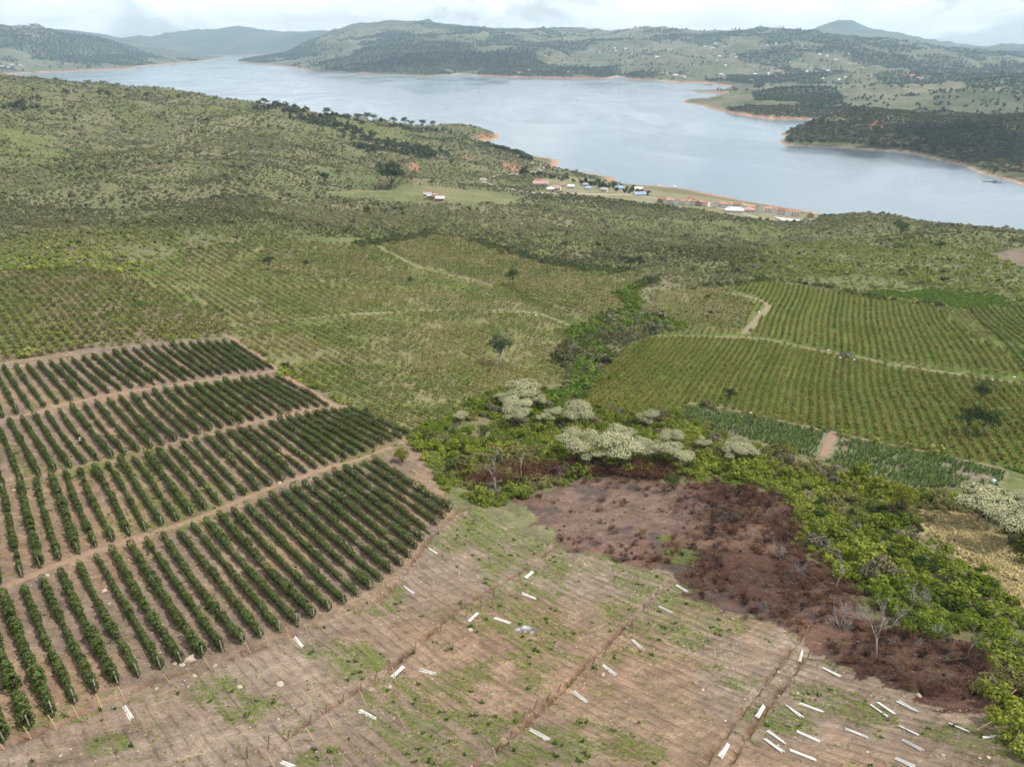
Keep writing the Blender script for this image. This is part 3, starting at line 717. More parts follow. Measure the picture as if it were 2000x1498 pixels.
ribbon('dirt_path', [(-60,1172),(0,1148),(150,1088),(300,1040),(420,998),(520,955),(620,920),(700,897),(765,872)], 1.5, PATH, 'red earth path between the two lowest vineyard blocks', .5, seed=3)
ribbon('dirt_path', [(-60,972),(0,952),(120,919),(240,886),(360,858),(480,828),(580,806),(660,794),(700,792)], 1.3, PATH, 'earth path across the middle of the vineyard', .5, seed=13)
ribbon('dirt_path', [(-60,835),(0,821),(110,796),(200,773),(300,758),(400,744),(480,733),(545,723)], 1.5, PATH, 'earth path below the top vineyard block', .5, seed=23)
ribbon('dirt_track', [(438,652),(500,690),(560,735),(640,785),(720,822),(808,868)], 2.0, PATH, 'bare earth track along the right edge of the vineyard', .6, seed=33)
ribbon('dirt_track', [(425,640),(520,628),(700,613),(800,607),(920,604),(1040,611),(1085,625),(1125,640)], 1.6, PALE, 'pale track crossing the middle crop field', .8, .07, 43)
ribbon('dirt_track', [(740,482),(775,500),(812,520),(880,538),(960,557),(1050,585),(1140,617)], 1.7, PALE, 'pale track running down between the far crop fields', .9, .08, 53)
ribbon('dirt_track', [(1280,657),(1380,658),(1480,661),(1560,676),(1640,692),(1720,707),(1800,720),(1900,736),(2040,756)], 1.7, PALE, 'track between the two crop fields beyond the gully', .8, .07, 63)
ribbon('dirt_track', [(1420,572),(1470,582),(1500,596),(1482,620),(1455,652)], 4.2, PALE, 'wide bare track bending around the upper crop field', .8, .07, 73)
ribbon('dirt_path', [(1626,842),(1620,862),(1608,892)], 2.2, PATH, 'short earth path splitting the corn plot', .5, .06, 83)
ribbon('dirt_path', [(1300,815),(1328,800),(1355,788),(1480,812),(1612,841),(1800,880),(1962,917)], 1.6, PATH, 'earth path along the upper edge of the corn plot', .6, .06, 93)
ribbon('road', [(942,353),(962,346),(1000,341),(1040,338),(1058,330),(1056,322),(1040,318)], 9.0, ROAD, 'grey gravel road curving round the hill to the village', 4.0, .35, 103)
ribbon('road', [(942,353),(1000,370),(1080,378),(1180,380),(1260,385),(1330,396),(1440,415),(1590,434)], 6.0, ROAD, 'gravel road behind the lakeside village', 4.0, .35, 113)

# ------------------------------------------------------------------ leaves
def diamonds(P, D, size, asp=.55, twist=None, r=None):
    """one leaf-shaped quad per point; D = leaf normals"""
    r = r or np.random.default_rng(1)
    n = len(P); D = D / (np.linalg.norm(D, axis=1)[:, None] + 1e-9)
    q = r.normal(size=(n, 3)); T = np.cross(D, q); T /= np.linalg.norm(T, axis=1)[:, None] + 1e-9
    B = np.cross(D, T); s = np.asarray(size).reshape(-1, 1) * np.ones((n, 1))
    V = np.stack([P - T * s, P + B * s * asp - D * s * .12, P + T * s, P - B * s * asp - D * s * .12], 1).reshape(-1, 3)
    F = np.arange(n * 4).reshape(n, 4)
    return V, F
def lobes_cloud(n, centres, radii, r, up=.25, shell=.72, squash=1.0):
    c = r.integers(0, len(centres), n) if len(set(np.round(radii, 3))) == 1 else r.choice(len(centres), n, p=np.asarray(radii) ** 2 / np.sum(np.asarray(radii) ** 2))
    d = r.normal(size=(n, 3)); d[:, 2] = np.where(d[:, 2] < -.2, -d[:, 2] * .6, d[:, 2]); d /= np.linalg.norm(d, axis=1)[:, None]
    rad = np.asarray(radii)[c] * (shell + (1 - shell) * r.random(n) ** .5 + .12 * r.normal(size=n))
    P = np.asarray(centres)[c] + d * rad[:, None] * np.array([1, 1, squash])
    Nn = d + r.normal(size=(n, 3)) * .45 + np.array([0, 0, up])
    return P, Nn
def shrub_mesh(name, mat, n, size, seed, lob=6, tall=.8):
    r = np.random.default_rng(seed)
    cs = np.column_stack([r.normal(0, .38, lob), r.normal(0, .38, lob), r.uniform(.25, tall, lob)]); rd = r.uniform(.32, .55, lob)
    P, D = lobes_cloud(n, cs, rd, r); P[:, 2] = np.maximum(P[:, 2], .03)
    V, F = diamonds(P, D, r.uniform(.6, 1.3, n) * size, .6, r=r)
    return mesh_np(name, V, F, mat)
SCRUB = leafy('scrub_leaf', instanced=True, trans=.3)

def proto_coll(name, meshes):
    c = bpy.data.collections.new(name)
    for i, me in enumerate(meshes):
        o = bpy.data.objects.new(f'{name}_{i:02d}', me); c.objects.link(o)
    return c
shrub_near = proto_coll('near_shrubs', [shrub_mesh(f'ns{i}', SCRUB, 330, .13, 100 + i, 5 + i % 4, .7 + .15 * (i % 3)) for i in range(7)])
shrub_mid = proto_coll('mid_shrubs', [shrub_mesh(f'ms{i}', SCRUB, 120, .22, 200 + i, 5 + i % 3, .8) for i in range(6)])
shrub_far = proto_coll('far_shrubs', [shrub_mesh(f'fs{i}', SCRUB, 56, .34, 300 + i, 4 + i % 3, .8) for i in range(5)])
def tall_clump(name, n, size, seed):
    r = np.random.default_rng(seed); k = 4
    cs = np.column_stack([r.normal(0, .25, k), r.normal(0, .25, k), np.linspace(.45, 1.35, k)]); rd = np.linspace(.5, .3, k)
    P, D = lobes_cloud(n, cs, rd, r); V, F = diamonds(P, D, r.uniform(.7, 1.3, n) * size, .6, r=r)
    return mesh_np(name, V, F, SCRUB)
wood_far = proto_coll('far_trees', [tall_clump(f'ft{i}', 44, .36, 400 + i) for i in range(5)])
def blade_tuft(name, n, seed, length=.55, mat=None, spread=.5, width=.06):
    r = np.random.default_rng(seed); V = []; F = []
    for i in range(n):
        a = r.uniform(0, 6.283); b = r.uniform(.1, 1) * spread; L = length * r.uniform(.6, 1.2)
        p0 = np.array([r.normal(0, .12), r.normal(0, .12), 0]); d = np.array([math.cos(a) * b, math.sin(a) * b, 1.0]); d /= np.linalg.norm(d)
        s = np.array([-math.sin(a), math.cos(a), 0]) * width
        tip = p0 + d * L + np.array([math.cos(a), math.sin(a), -.5]) * L * b * .5; mid = p0 + d * L * .6
        k = len(V); V += [p0 - s * .6, p0 + s * .6, mid + s, mid - s, tip]; F += [(k, k + 1, k + 2, k + 3), (k + 3, k + 2, k + 4, k + 4)]
    q = bpy.data.meshes.new(name); q.from_pydata([tuple(v) for v in V], [], [f if f[2] != f[3] else f[:3] for f in F]); q.update(); q.materials.append(mat or SCRUB); return q
tufts = proto_coll('grass_tufts', [blade_tuft(f'gt{i}', 26, 500 + i) for i in range(4)])
def twig_bush(name, seed, n=34):
    r = np.random.default_rng(seed); b = MB()
    for i in range(n):
        a = r.uniform(0, 6.283); s = r.uniform(.2, 1.0); h = r.uniform(.5, 1.25)
        p = [Vector((r.normal(0, .12), r.normal(0, .12), 0))]; d = Vector((math.cos(a) * s, math.sin(a) * s, h)) * .4
        for k in range(3): p.append(p[-1] + d + Vector(r.normal(0, .1, 3)))
        b.tube(p, [.02, .016, .011, .006], 3)
    return b.mesh(name, SCRUB)
def dry_bush(name, seed):
    """withered shrub: twigs and a thin veil of scorched leaves"""
    a = twig_bush(name + 't', seed, 22); r = np.random.default_rng(seed)
    P, D = lobes_cloud(110, np.column_stack([r.normal(0, .35, 5), r.normal(0, .35, 5), r.uniform(.3, .8, 5)]), r.uniform(.3, .5, 5), r, shell=.3)
    V, F = diamonds(P, D, r.uniform(.06, .13, 110), .5, r=r)
    bm = bmesh.new(); bm.from_mesh(a); k = mesh_np(name + 'l', V, F, SCRUB); bm.from_mesh(k); q = bpy.data.meshes.new(name); bm.to_mesh(q); bm.free(); q.materials.append(SCRUB); return q
dry = proto_coll('dry_bushes', [dry_bush(f'db{i}', 600 + i) for i in range(5)])

def scatter(name, pts, sc, tintc, coll, nproto, label, cat=None, kind='stuff', tilt=0.0, seed=0, rz=None):
    r = np.random.default_rng(seed); n = len(pts)
    me = bpy.data.meshes.new(name); me.vertices.add(n); me.vertices.foreach_set('co', np.asarray(pts, np.float32).ravel())
    sc = np.asarray(sc, np.float32)
    if sc.ndim == 1: sc = np.column_stack([sc * r.uniform(.85, 1.2, n), sc * r.uniform(.85, 1.2, n), sc * r.uniform(.75, 1.2, n)])
    def at(nm, ty, key, arr): a = me.attributes.new(nm, ty, 'POINT'); a.data.foreach_set(key, np.asarray(arr).ravel())
    at('sc', 'FLOAT_VECTOR', 'vector', sc.astype(np.float32))
    rot = np.column_stack([r.normal(0, tilt, n), r.normal(0, tilt, n), r.uniform(0, 6.283, n) if rz is None else rz]).astype(np.float32)
    at('rt', 'FLOAT_VECTOR', 'vector', rot)
    at('pk', 'INT', 'value', r.integers(0, nproto, n).astype(np.int32))
    at('tint', 'FLOAT_COLOR', 'color', np.column_stack([np.clip(tintc, .004, 1), np.ones(n)]).astype(np.float32))
    o = obj(name, me); tag(o, label, cat, kind=kind)
    ng = bpy.data.node_groups.new(name, 'GeometryNodeTree')
    ng.interface.new_socket('Geometry', in_out='INPUT', socket_type='NodeSocketGeometry'); ng.interface.new_socket('Geometry', in_out='OUTPUT', socket_type='NodeSocketGeometry')
    a, b = ng.nodes.new('NodeGroupInput'), ng.nodes.new('NodeGroupOutput')
    ip = ng.nodes.new('GeometryNodeInstanceOnPoints'); ip.inputs['Pick Instance'].default_value = True
    ci = ng.nodes.new('GeometryNodeCollectionInfo'); ci.inputs['Collection'].default_value = coll; ci.inputs['Separate Children'].default_value = True; ci.inputs['Reset Children'].default_value = True
    def na(nm, ty):
        q = ng.nodes.new('GeometryNodeInputNamedAttribute'); q.data_type = ty; q.inputs['Name'].default_value = nm; return q.outputs['Attribute']
    L = ng.links.new
    L(a.outputs[0], ip.inputs['Points']); L(ci.outputs[0], ip.inputs['Instance']); L(na('pk', 'INT'), ip.inputs['Instance Index'])
    e2r = ng.nodes.new('FunctionNodeEulerToRotation'); L(na('rt', 'FLOAT_VECTOR'), e2r.inputs[0]); L(e2r.outputs[0], ip.inputs['Rotation'])
    L(na('sc', 'FLOAT_VECTOR'), ip.inputs['Scale']); L(ip.outputs[0], b.inputs[0])
    md = o.modifiers.new('plants', 'NODES'); md.node_group = ng
    return o
def jgrid(r0, r1, step, az=44, seed=0):
    r = np.random.default_rng(seed); k = int(r1 / step) + 1
    X, Y = np.meshgrid(np.arange(-k, k + 1) * step, np.arange(0, k + 1) * step); X = X.ravel(); Y = Y.ravel()
    X = X + r.uniform(-.5, .5, len(X)) * step; Y = Y + r.uniform(-.5, .5, len(Y)) * step
    R = np.hypot(X, Y); m = (R > r0) & (R < r1) & (np.abs(np.arctan2(X, Y)) < math.radians(az))
    return X[m], Y[m]
def pick(a, b, t): return np.array(a)[None, :] * (1 - t[:, None]) + np.array(b)[None, :] * t[:, None]
FIELDS = ('cult', 'cult2', 'vines', 'bare', 'burn', 'corn', 'r1', 'r2', 'r3', 'r0', 'marsh', 'c1', 'c2', 'c3', 'c4', 'lcrop', 'meadow', 'village', 'tilled', 'bushmid')
def in_fields(x, y):
    m = np.zeros(len(x), bool)
    for k in FIELDS: m |= zone(x, y, k, 0)
    return m
def scrub_tint(x, y, r, bright=None):
    """colour of the scrub: grey-olive on the far slope, yellow-green nearer, darker in noise patches"""
    rr = np.hypot(x, y); n = len(x); rnd = r.random(n)
    t = pick((.132, .144, .06), (.198, .188, .1), sstep(.35, .65, fbm(x, y, 70, 3, 141)) * .6 + .4 * rnd)
    dk = sstep(.5, .64, fbm(x, y, 120, 3, 143)); t = t * (1 - .3 * dk[:, None])
    az = np.arctan2(x, y)
    yg = np.maximum((1 - sstep(330, 520, rr)) * sstep(-.1, -.3, az), sstep(.28, .42, az) * (1 - sstep(600, 760, rr)) * .8)
    t = t * (1 - yg[:, None]) + yg[:, None] * pick((.135, .175, .03), (.25, .262, .06), rnd)
    odd = r.random(n); t[odd > .955] = (.05, .062, .03); t[(odd > .92) & (odd < .94)] = (.2, .17, .13)
    return t
r_ = np.random.default_rng(21)
for (r0, r1, st, coll, npn, s0, s1, lab, sd) in ((170, 330, 2.3, shrub_mid, 6, .9, 1.9, 'yellow green scrub bushes covering the left hill above the crops', 1),
                                                (330, 640, 2.5, shrub_far, 5, .55, 1.35, 'olive scrub bushes across the slopes beyond the crop fields', 2),
                                                (640, 1150, 3.7, shrub_far, 5, .7, 1.7, 'grey green scrub on the hillside towards the village', 3),
                                                (1150, 2300, 6.5, shrub_far, 5, 1.1, 2.5, 'distant scrub on the ridge beside the lake', 4)):
    X, Y = jgrid(r0, r1, st, 44 if r1 > 400 else 52, sd)
    zz = H(X, Y)
    m = (zz > 4) & ~in_fields(X, Y) & (fbm(X, Y, 45, 3, 151) + .3 * r_.random(len(X)) > .44)
    X, Y, zz = X[m], Y[m], zz[m]
    t = scrub_tint(X, Y, r_) * 1.1
    s = np.exp(r_.normal(0, .38, len(X))) * (s0 + s1) / 2 * (.55 + .8 * fbm(X, Y, 40, 3, 153))
    scatter('scrub', np.column_stack([X, Y, zz - .1]), s, t, coll, npn, lab, 'scrub', seed=sd)
# ------------------------------------------------------------------ bush belt between vineyard and fields, burnt clearing, gully
def gully_pts(line_px, width, step, seed):
    l = smooth_line(GP(line_px), 3.0); r = np.random.default_rng(seed); out = []
    t = np.gradient(l, axis=0); t /= np.linalg.norm(t, axis=1)[:, None] + 1e-9
    L = np.linalg.norm(np.diff(l, axis=0), axis=1).sum(); n = int(L * width / step ** 2)
    i = r.integers(0, len(l), n); k = r.normal(0, .32, n) * width
    w = width * (.5 + .9 * fbm(i * 1.0, i * 0.0, 6, 2, seed)) / width
    P = l[i] + np.stack([-t[i, 1], t[i, 0]], -1) * (k * w)[:, None] + r.normal(0, .8, (n, 2))
    return P
X, Y = jgrid(60, 260, 1.55, 58, 31)
m = zone(X, Y, 'bushmid', 1.2) & ~zone(X, Y, 'straw', 2.0) & ~zone(X, Y, 'vines', 0)
m &= fbm(X, Y, 9, 3, 161) + .3 * r_.random(len(X)) > .42
X, Y = X[m], Y[m]; n = len(X); rnd = r_.random(n)
t = pick((.095, .142, .02), (.24, .27, .045), sstep(.3, .7, fbm(X, Y, 11, 3, 163)) * .55 + .45 * rnd)
br = sstep(.56, .66, fbm(X, Y, 13, 3, 165)); t = t * (1 - .75 * br[:, None]) + .75 * br[:, None] * pick((.15, .12, .06), (.2, .17, .09), rnd)
o = r_.random(n); t[o > .93] = (.2, .175, .12); t[o < .05] = (.05, .075, .02)
s = r_.uniform(.6, 1.7, n) * (.7 + .6 * fbm(X, Y, 12, 2, 167)); big = r_.random(n) < .09; s[big] *= 1.75; t[big] *= .85
scatter('bushes', np.column_stack([X, Y, H(X, Y) - .08]), s, t, shrub_near, 7, 'dense green bushes covering the slope between burnt clearing and corn', 'bushes', seed=11)
# burnt and withered brush
X, Y = jgrid(60, 220, .95, 58, 41)
ds = dist_line(X, Y, GP([(950,945),(1000,930),(1090,925),(1200,915),(1280,925)])); rim = ds < 3.6
rg = dist_line(X, Y, GP([(1480,985),(1530,1070),(1600,1130),(1660,1190),(1740,1220),(1850,1270),(1930,1310)]))
dens = np.where(rim, .85, np.where(zone(X, Y, 'burn', 1.0), np.clip(1.15 - .045 * rg, .3, .97), 0))
pale = dist_line(X, Y, GP([(1120,985),(1240,1000)])) < 13; dens = np.where(pale & ~rim, dens * .3, dens) * (.25 + .75 * sstep(.36, .56, fbm(X, Y, 6, 3, 169)) + .4 * rim)
m = r_.random(len(X)) < dens
X, Y = X[m], Y[m]; n = len(X); rnd = r_.random(n); rim = rim[m]
t = pick((.10, .052, .036), (.2, .115, .08), rnd); t[rim] = pick((.11, .055, .035), (.2, .11, .07), rnd[rim])
o = r_.random(n); t[o > .94] = (.22, .16, .13); t[o < .13] = (.035, .03, .03)
s = np.where(rim, r_.uniform(1.0, 2.3, n), r_.uniform(.35, 1.15, n))
scatter('dry_brush', np.column_stack([X, Y, H(X, Y) - .05]), s, t, dry, 5, 'scorched red brown brush on the burnt clearing', 'dry brush', seed=12, tilt=.15)
# gully shrubs and hedges
P = [gully_pts([(1275,545),(1225,575),(1240,600),(1205,625),(1150,640),(1130,660),(1165,690),(1140,715),(1150,740),(1115,765),(1090,785)], 7, 1.6, 51),
     gully_pts([(1245,620),(1290,632),(1330,642)], 8, 1.7, 52), gully_pts([(1160,650),(1190,640),(1230,625)], 12, 1.8, 53),
     gully_pts([(700,478),(760,470),(850,455)], 8, 2.4, 54), gully_pts([(930,470),(1030,500),(1110,520),(1220,530)], 12, 2.2, 55),
     gully_pts([(1500,546),(1600,560),(1700,580),(1830,598)], 4, 2.6, 56), gully_pts([(1370,560),(1440,556),(1500,548)], 4, 2.6, 57)]
P = np.vstack(P); n = len(P); rnd = r_.random(n)
far = np.hypot(P[:, 0], P[:, 1]) > 380
t = pick((.075, .14, .018), (.17, .225, .042), rnd); t[far] = pick((.06, .085, .03), (.115, .13, .05), rnd[far])
scatter('hedge_bushes', np.column_stack([P, H(P[:, 0], P[:, 1]) - .1]), r_.uniform(1.0, 2.4, n), t, shrub_mid, 6, 'lush green bushes filling the gully between the crop fields', 'bushes', seed=13)
# weeds and grass tufts on the bare field, between vine rows, and dry grass
X, Y = jgrid(38, 170, .36, 58, 61)
zb = zone(X, Y, 'bare'); zv = zone(X, Y, 'vines'); zs = zone(X, Y, 'straw', 2.0); zr = zone(X, Y, 'burn')
dens = np.zeros(len(X)); sel = zb | zv | zr | zs
X, Y, zb, zv, zs, zr = X[sel], Y[sel], zb[sel], zv[sel], zs[sel], zr[sel]
_, mk = near_colour(X, Y, X * 0)
al = X * DA[0] + Y * DA[1]; ac = X * -DA[1] + Y * DA[0]
st = vnoise(al / 5.0, ac / .8, 171) * .6 + vnoise(al / 1.6, ac / .9, 172) * .4
cl = sstep(.50, .72, st + .35 * (mk[:, 0] - .4))
dens = np.where(zb, cl * (.22 + 1.0 * sstep(.42, .82, mk[:, 0])), np.where(zv, cl * .9 * sstep(.4, .66, mk[:, 0]), np.where(zs, .75, .07 + .6 * cl * sstep(.45, .8, mk[:, 0]))))
m = r_.random(len(X)) < dens
X, Y, zs = X[m], Y[m], zs[m]; n = len(X); rnd = r_.random(n)
t = pick((.125, .18, .03), (.22, .27, .06), rnd); o = r_.random(n); t[o < .03] = (.05, .085, .02); t[zs] = pick((.46, .37, .2), (.36, .3, .14), rnd[zs])
s = np.where(zs, r_.uniform(.4, 1.0, n), r_.uniform(.13, .34, n)); s[o < .03] *= 2.0
scatter('weeds', np.column_stack([X, Y, H(X, Y) - .02]), np.column_stack([s * 1.6, s * 1.6, s * .7]), t, tufts, 4, 'low green weeds and dry tufts growing on the bare soil', 'weeds', seed=14, tilt=.12)
def clod(name, seed):
    r = np.random.default_rng(seed); bm = bmesh.new(); bmesh.ops.create_icosphere(bm, subdivisions=1, radius=1)
    for v in bm.verts: v.co *= r.uniform(.6, 1.15); v.co.z = v.co.z * .6 + .15
    me = bpy.data.meshes.new(name); bm.to_mesh(me); bm.free(); me.materials.append(SCRUB); return me
clods = proto_coll('clods', [clod(f'cd{i}', 560 + i) for i in range(4)])
X, Y = jgrid(38, 150, .5, 58, 63); m = (zone(X, Y, 'bare') | zone(X, Y, 'vines') | zone(X, Y, 'burn')) & (fbm(X, Y, 4, 3, 175) + .4 * r_.random(len(X)) > .68); X, Y = X[m], Y[m]; n = len(X); o = r_.random(n)
t = pick((.15, .105, .075), (.27, .205, .155), r_.random(n)); t[o > .93] = (.42, .36, .29); t[zone(X, Y, 'burn')] *= .6
scatter('soil_clods', np.column_stack([X, Y, H(X, Y)]), np.exp(r_.normal(-2.75, .45, n)), t, clods, 4, 'earth clods and small stones strewn over the bare soil', 'clods', seed=16)
X, Y = jgrid(300, 460, 1.6, 50, 71); m = zone(X, Y, 'marsh', 4); X, Y = X[m], Y[m]; n = len(X)
scatter('reeds', np.column_stack([X, Y, H(X, Y)]), np.column_stack([r_.uniform(2, 3, n)] * 2 + [r_.uniform(1.2, 2.4, n)]), pick((.085, .155, .022), (.15, .21, .04), r_.random(n)), tufts, 4, 'bright green wet grass beside the far right vineyard', 'grass', seed=15)

# ------------------------------------------------------------------ vineyard rows
VINE = leafy('vine_leaf', (.038, .064, .014, 1), (.098, .125, .028, 1), trans=.22, gloss=.02)
POST = solid('post_concrete', (.3, .28, .25), .85, .2, 5.0)
WOOD = solid('stake_wood', (.46, .33, .19), .85, .25, 4.0)
STEM = solid('vine_stem', (.13, .095, .065), .9, .25, 8.0)
def vine_mesh(name, seed, L=2.3, n=520, hw=.5, hh=.74, cz=1.05):
    r = np.random.default_rng(seed)
    u = r.uniform(-L / 2, L / 2, n); a = r.uniform(0, 2 * math.pi, n)
    bul = .82 + .34 * np.sin(u * 3.1 + seed) * .5 + .3 * (r.random(n) - .5) + .16 * np.sin(u * 7 + seed * 2)
    P = np.column_stack([u, np.cos(a) * hw * bul, cz + np.sin(a) * hh * bul + .12 * np.sin(u * 2.3 + seed)])
    D = np.column_stack([r.normal(0, .35, n), np.cos(a), np.sin(a) * .9 + .35]) + r.normal(0, .35, (n, 3))
    V, F = diamonds(P, D, r.uniform(.085, .16, n), .62, r=r)
    me = mesh_np(name, V, F, VINE); me.materials.append(STEM)
    bm = bmesh.new(); bm.from_mesh(me); k = len(bm.faces)
    bm.from_mesh(MB().tube([(0, 0, -.2), (.03, .02, .45), (-.03, .01, 1.1)], [.05, .04, .02], 5).mesh(name + '_stem', STEM)); bm.faces.ensure_lookup_table()
    for f in bm.faces[k:]: f.material_index = 1
    bm.to_mesh(me); bm.free(); return me
vines = [vine_mesh(f'vine{i}', 700 + i) for i in range(8)]
post_me = MB().box(-.05, .05, -.05, .05, -.3, 1.95).mesh('post', POST)
ORD = ['first', 'second', 'third', 'fourth', 'fifth', 'sixth', 'seventh', 'eighth', 'ninth', 'tenth', 'eleventh', 'twelfth', 'thirteenth', 'fourteenth', 'fifteenth',
       'sixteenth', 'seventeenth', 'eighteenth', 'nineteenth', 'twentieth', 'twenty-first', 'twenty-second', 'twenty-third', 'twenty-fourth', 'twenty-fifth', 'twenty-sixth',
       'twenty-seventh', 'twenty-eighth', 'twenty-ninth', 'thirtieth', 'thirty-first', 'thirty-second', 'thirty-third', 'thirty-fourth', 'thirty-fifth'] + [f'{k}th' for k in range(36, 80)]
blocks = {
 'lowest': ([(13,1152),(50,1135),(85,1125),(120,1107),(155,1093),(193,1077),(223,1065),(261,1059),(288,1050),(320,1035),(348,1028),(378,1016),(406,1007),(429,997),(455,990),(483,981),(509,971),(532,965),(553,953),(574,948),(595,939),(618,930),(635,922),(654,916),(675,910),(692,906),(713,898),(732,892)],
            [(102,1395),(150,1377),(192,1360),(232,1338),(273,1324),(318,1305),(358,1299),(403,1290),(432,1281),(474,1254),(507,1242),(545,1233),(578,1216),(610,1207),(643,1194),(676,1182),(699,1167),(733,1162),(748,1137),(769,1120),(789,1107),(804,1090),(808,1070),(816,1054),(832,1045),(855,1024),(869,1013),(883,1003)], 3),
 'second lowest': ([(12,945),(42,941),(73,932),(101,925),(128,917),(154,911),(184,908),(212,901),(240,890),(261,885),(289,878),(308,873),(332,866),(360,862),(383,852),(404,850),(425,845),(448,839),(465,834),(486,829),(507,824),(528,817),(546,813),(563,811),(581,808),(598,806),(615,802),(632,798),(649,796),(666,794),(682,792)],
            [(45,1125),(81,1111),(118,1095),(153,1084),(187,1071),(220,1062),(253,1046),(285,1037),(320,1028),(346,1018),(371,1006),(402,995),(430,986),(458,979),(479,969),(511,962),(530,951),(556,943),(572,932),(597,925),(618,915),(637,911),(656,904),(675,897),(696,892),(715,884),(736,875),(750,868),(768,863),(785,858),(800,852)], 1),
 'third lowest': ([(19,815),(44,811),(72,806),(93,803),(117,797),(142,790),(166,785),(189,780),(212,776),(236,769),(259,764),(280,762),(303,761),(324,755),(345,752),(364,750),(381,748),(401,747),(422,745),(439,740),(458,740),(474,738),(490,734),(507,733),(521,731),(537,729)],
            [(82,930),(107,923),(140,920),(166,909),(192,902),(219,895),(243,887),(271,881),(299,874),(320,869),(345,862),(369,857),(390,852),(413,846),(434,838),(457,834),(471,829),(493,822),(514,818),(532,811),(551,809),(570,804),(588,801),(605,799),(623,797),(640,795)], 3),
 'top': ([(7,710),(35,711),(52,708),(79,705),(100,703),(119,701),(142,698),(164,694),(182,691),(205,687),(224,682),(240,678),(261,677),(280,673),(299,673),(318,671),(336,670),(355,666),(373,664),(388,666),(406,664),(420,663),(436,663),(453,663)],
            [(65,803),(87,796),(114,790),(140,783),(163,780),(187,775),(213,768),(240,764),(259,757),(283,755),(303,754),(320,750),(345,747),(364,745),(381,740),(399,736),(418,738),(434,734),(450,731),(469,731),(485,726),(502,724),(518,724),(532,722)], 3),
}
vr = random.Random(5)
for bname, (tops, bots, extra) in blocks.items():
    n = len(tops); idx = np.arange(n)
    tops = [(u, v + 1650 / depth_of(G(u, v))) for (u, v) in tops]
    Tw, Bw = GP(tops), GP(bots)
    ft = [np.polyfit(idx, Tw[:, k], 4) for k in (0, 1)]; fb = [np.polyfit(idx, Bw[:, k], 4) for k in (0, 1)]
    for i in range(-extra, n):
        if i >= 0:
            a = np.array([np.polyval(f, i) for f in ft]) * .75 + Tw[i] * .25; b = np.array([np.polyval(f, i) for f in fb]) * .75 + Bw[i] * .25
        else:
            a = np.array([np.polyval(f, 0) for f in ft]); b = np.array([np.polyval(f, 0) for f in fb])
            da = np.array([np.polyval(f, 0) - np.polyval(f, 1) for f in ft]); db = np.array([np.polyval(f, 0) - np.polyval(f, 1) for f in fb])
            a = a + da * -i; b = b + db * -i
        L = np.linalg.norm(b - a); k = max(3, int(round(L / 1.75)))
        ts = (np.arange(k) + .5) / k
        bend = np.sin(ts * math.pi) * vr.uniform(-.25, .25)
        dirv = (b - a) / L; nr = np.array([-dirv[1], dirv[0]])
        P = a[None] + (b - a)[None] * ts[:, None] + nr[None] * bend[:, None]
        e0, e1 = a + dirv * .1, b - dirv * .1
        allp = np.vstack([P, [e0, e1], P + dirv * .6, P - dirv * .6])
        zz = H(allp[:, 0], allp[:, 1]); zp = zz[:k]; ze = zz[k:k + 2]; zf = zz[k + 2:2 * k + 2]; zb_ = zz[2 * k + 2:]
        c0 = (a + b) / 2; base = Vector((c0[0], c0[1], on(*c0)))
        yaw = math.atan2(dirv[1], dirv[0])
        row = empty('vine_row', base)
        where = {'lowest': 'lowest vineyard block above the stakes', 'second lowest': 'second vineyard block from the bottom', 'third lowest': 'third vineyard block from the bottom',
                 'top': 'top vineyard block'}[bname]
        tag(row, f'dark green vine row, {ORD[n - 1 - i]} from the right, {where}', 'vine row', 'trellised vine rows on the left slope')
        vig = vr.uniform(.8, 1.1); ph = vr.uniform(0, 6.28)
        for j in range(k):
            s = vig * vr.uniform(.8, 1.14) * (1 + .1 * math.sin(j * .7 + ph)) * (vr.uniform(.3, .6) if vr.random() < .05 else 1)
            o = bpy.data.objects.new('vine', vines[vr.randrange(8)])
            o.location = Vector((P[j, 0], P[j, 1], zp[j] - .05)) - base
            pit = math.atan2(zf[j] - zb_[j], 1.2)
            o.rotation_euler = (vr.uniform(-.07, .07), -pit, yaw + (math.pi if vr.random() < .5 else 0))
            if abs(o.rotation_euler[2] - yaw) > 1: o.rotation_euler[1] = pit
            o.scale = (1.0, s * vr.uniform(.85, 1.15), s)
            link(o, row)
        for q, zq in ((e0, ze[0]), (e1, ze[1])):
            o = bpy.data.objects.new('post', post_me); o.location = Vector((q[0], q[1], zq)) - base; o.rotation_euler = (vr.uniform(-.06, .06), vr.uniform(-.06, .06), yaw); link(o, row)
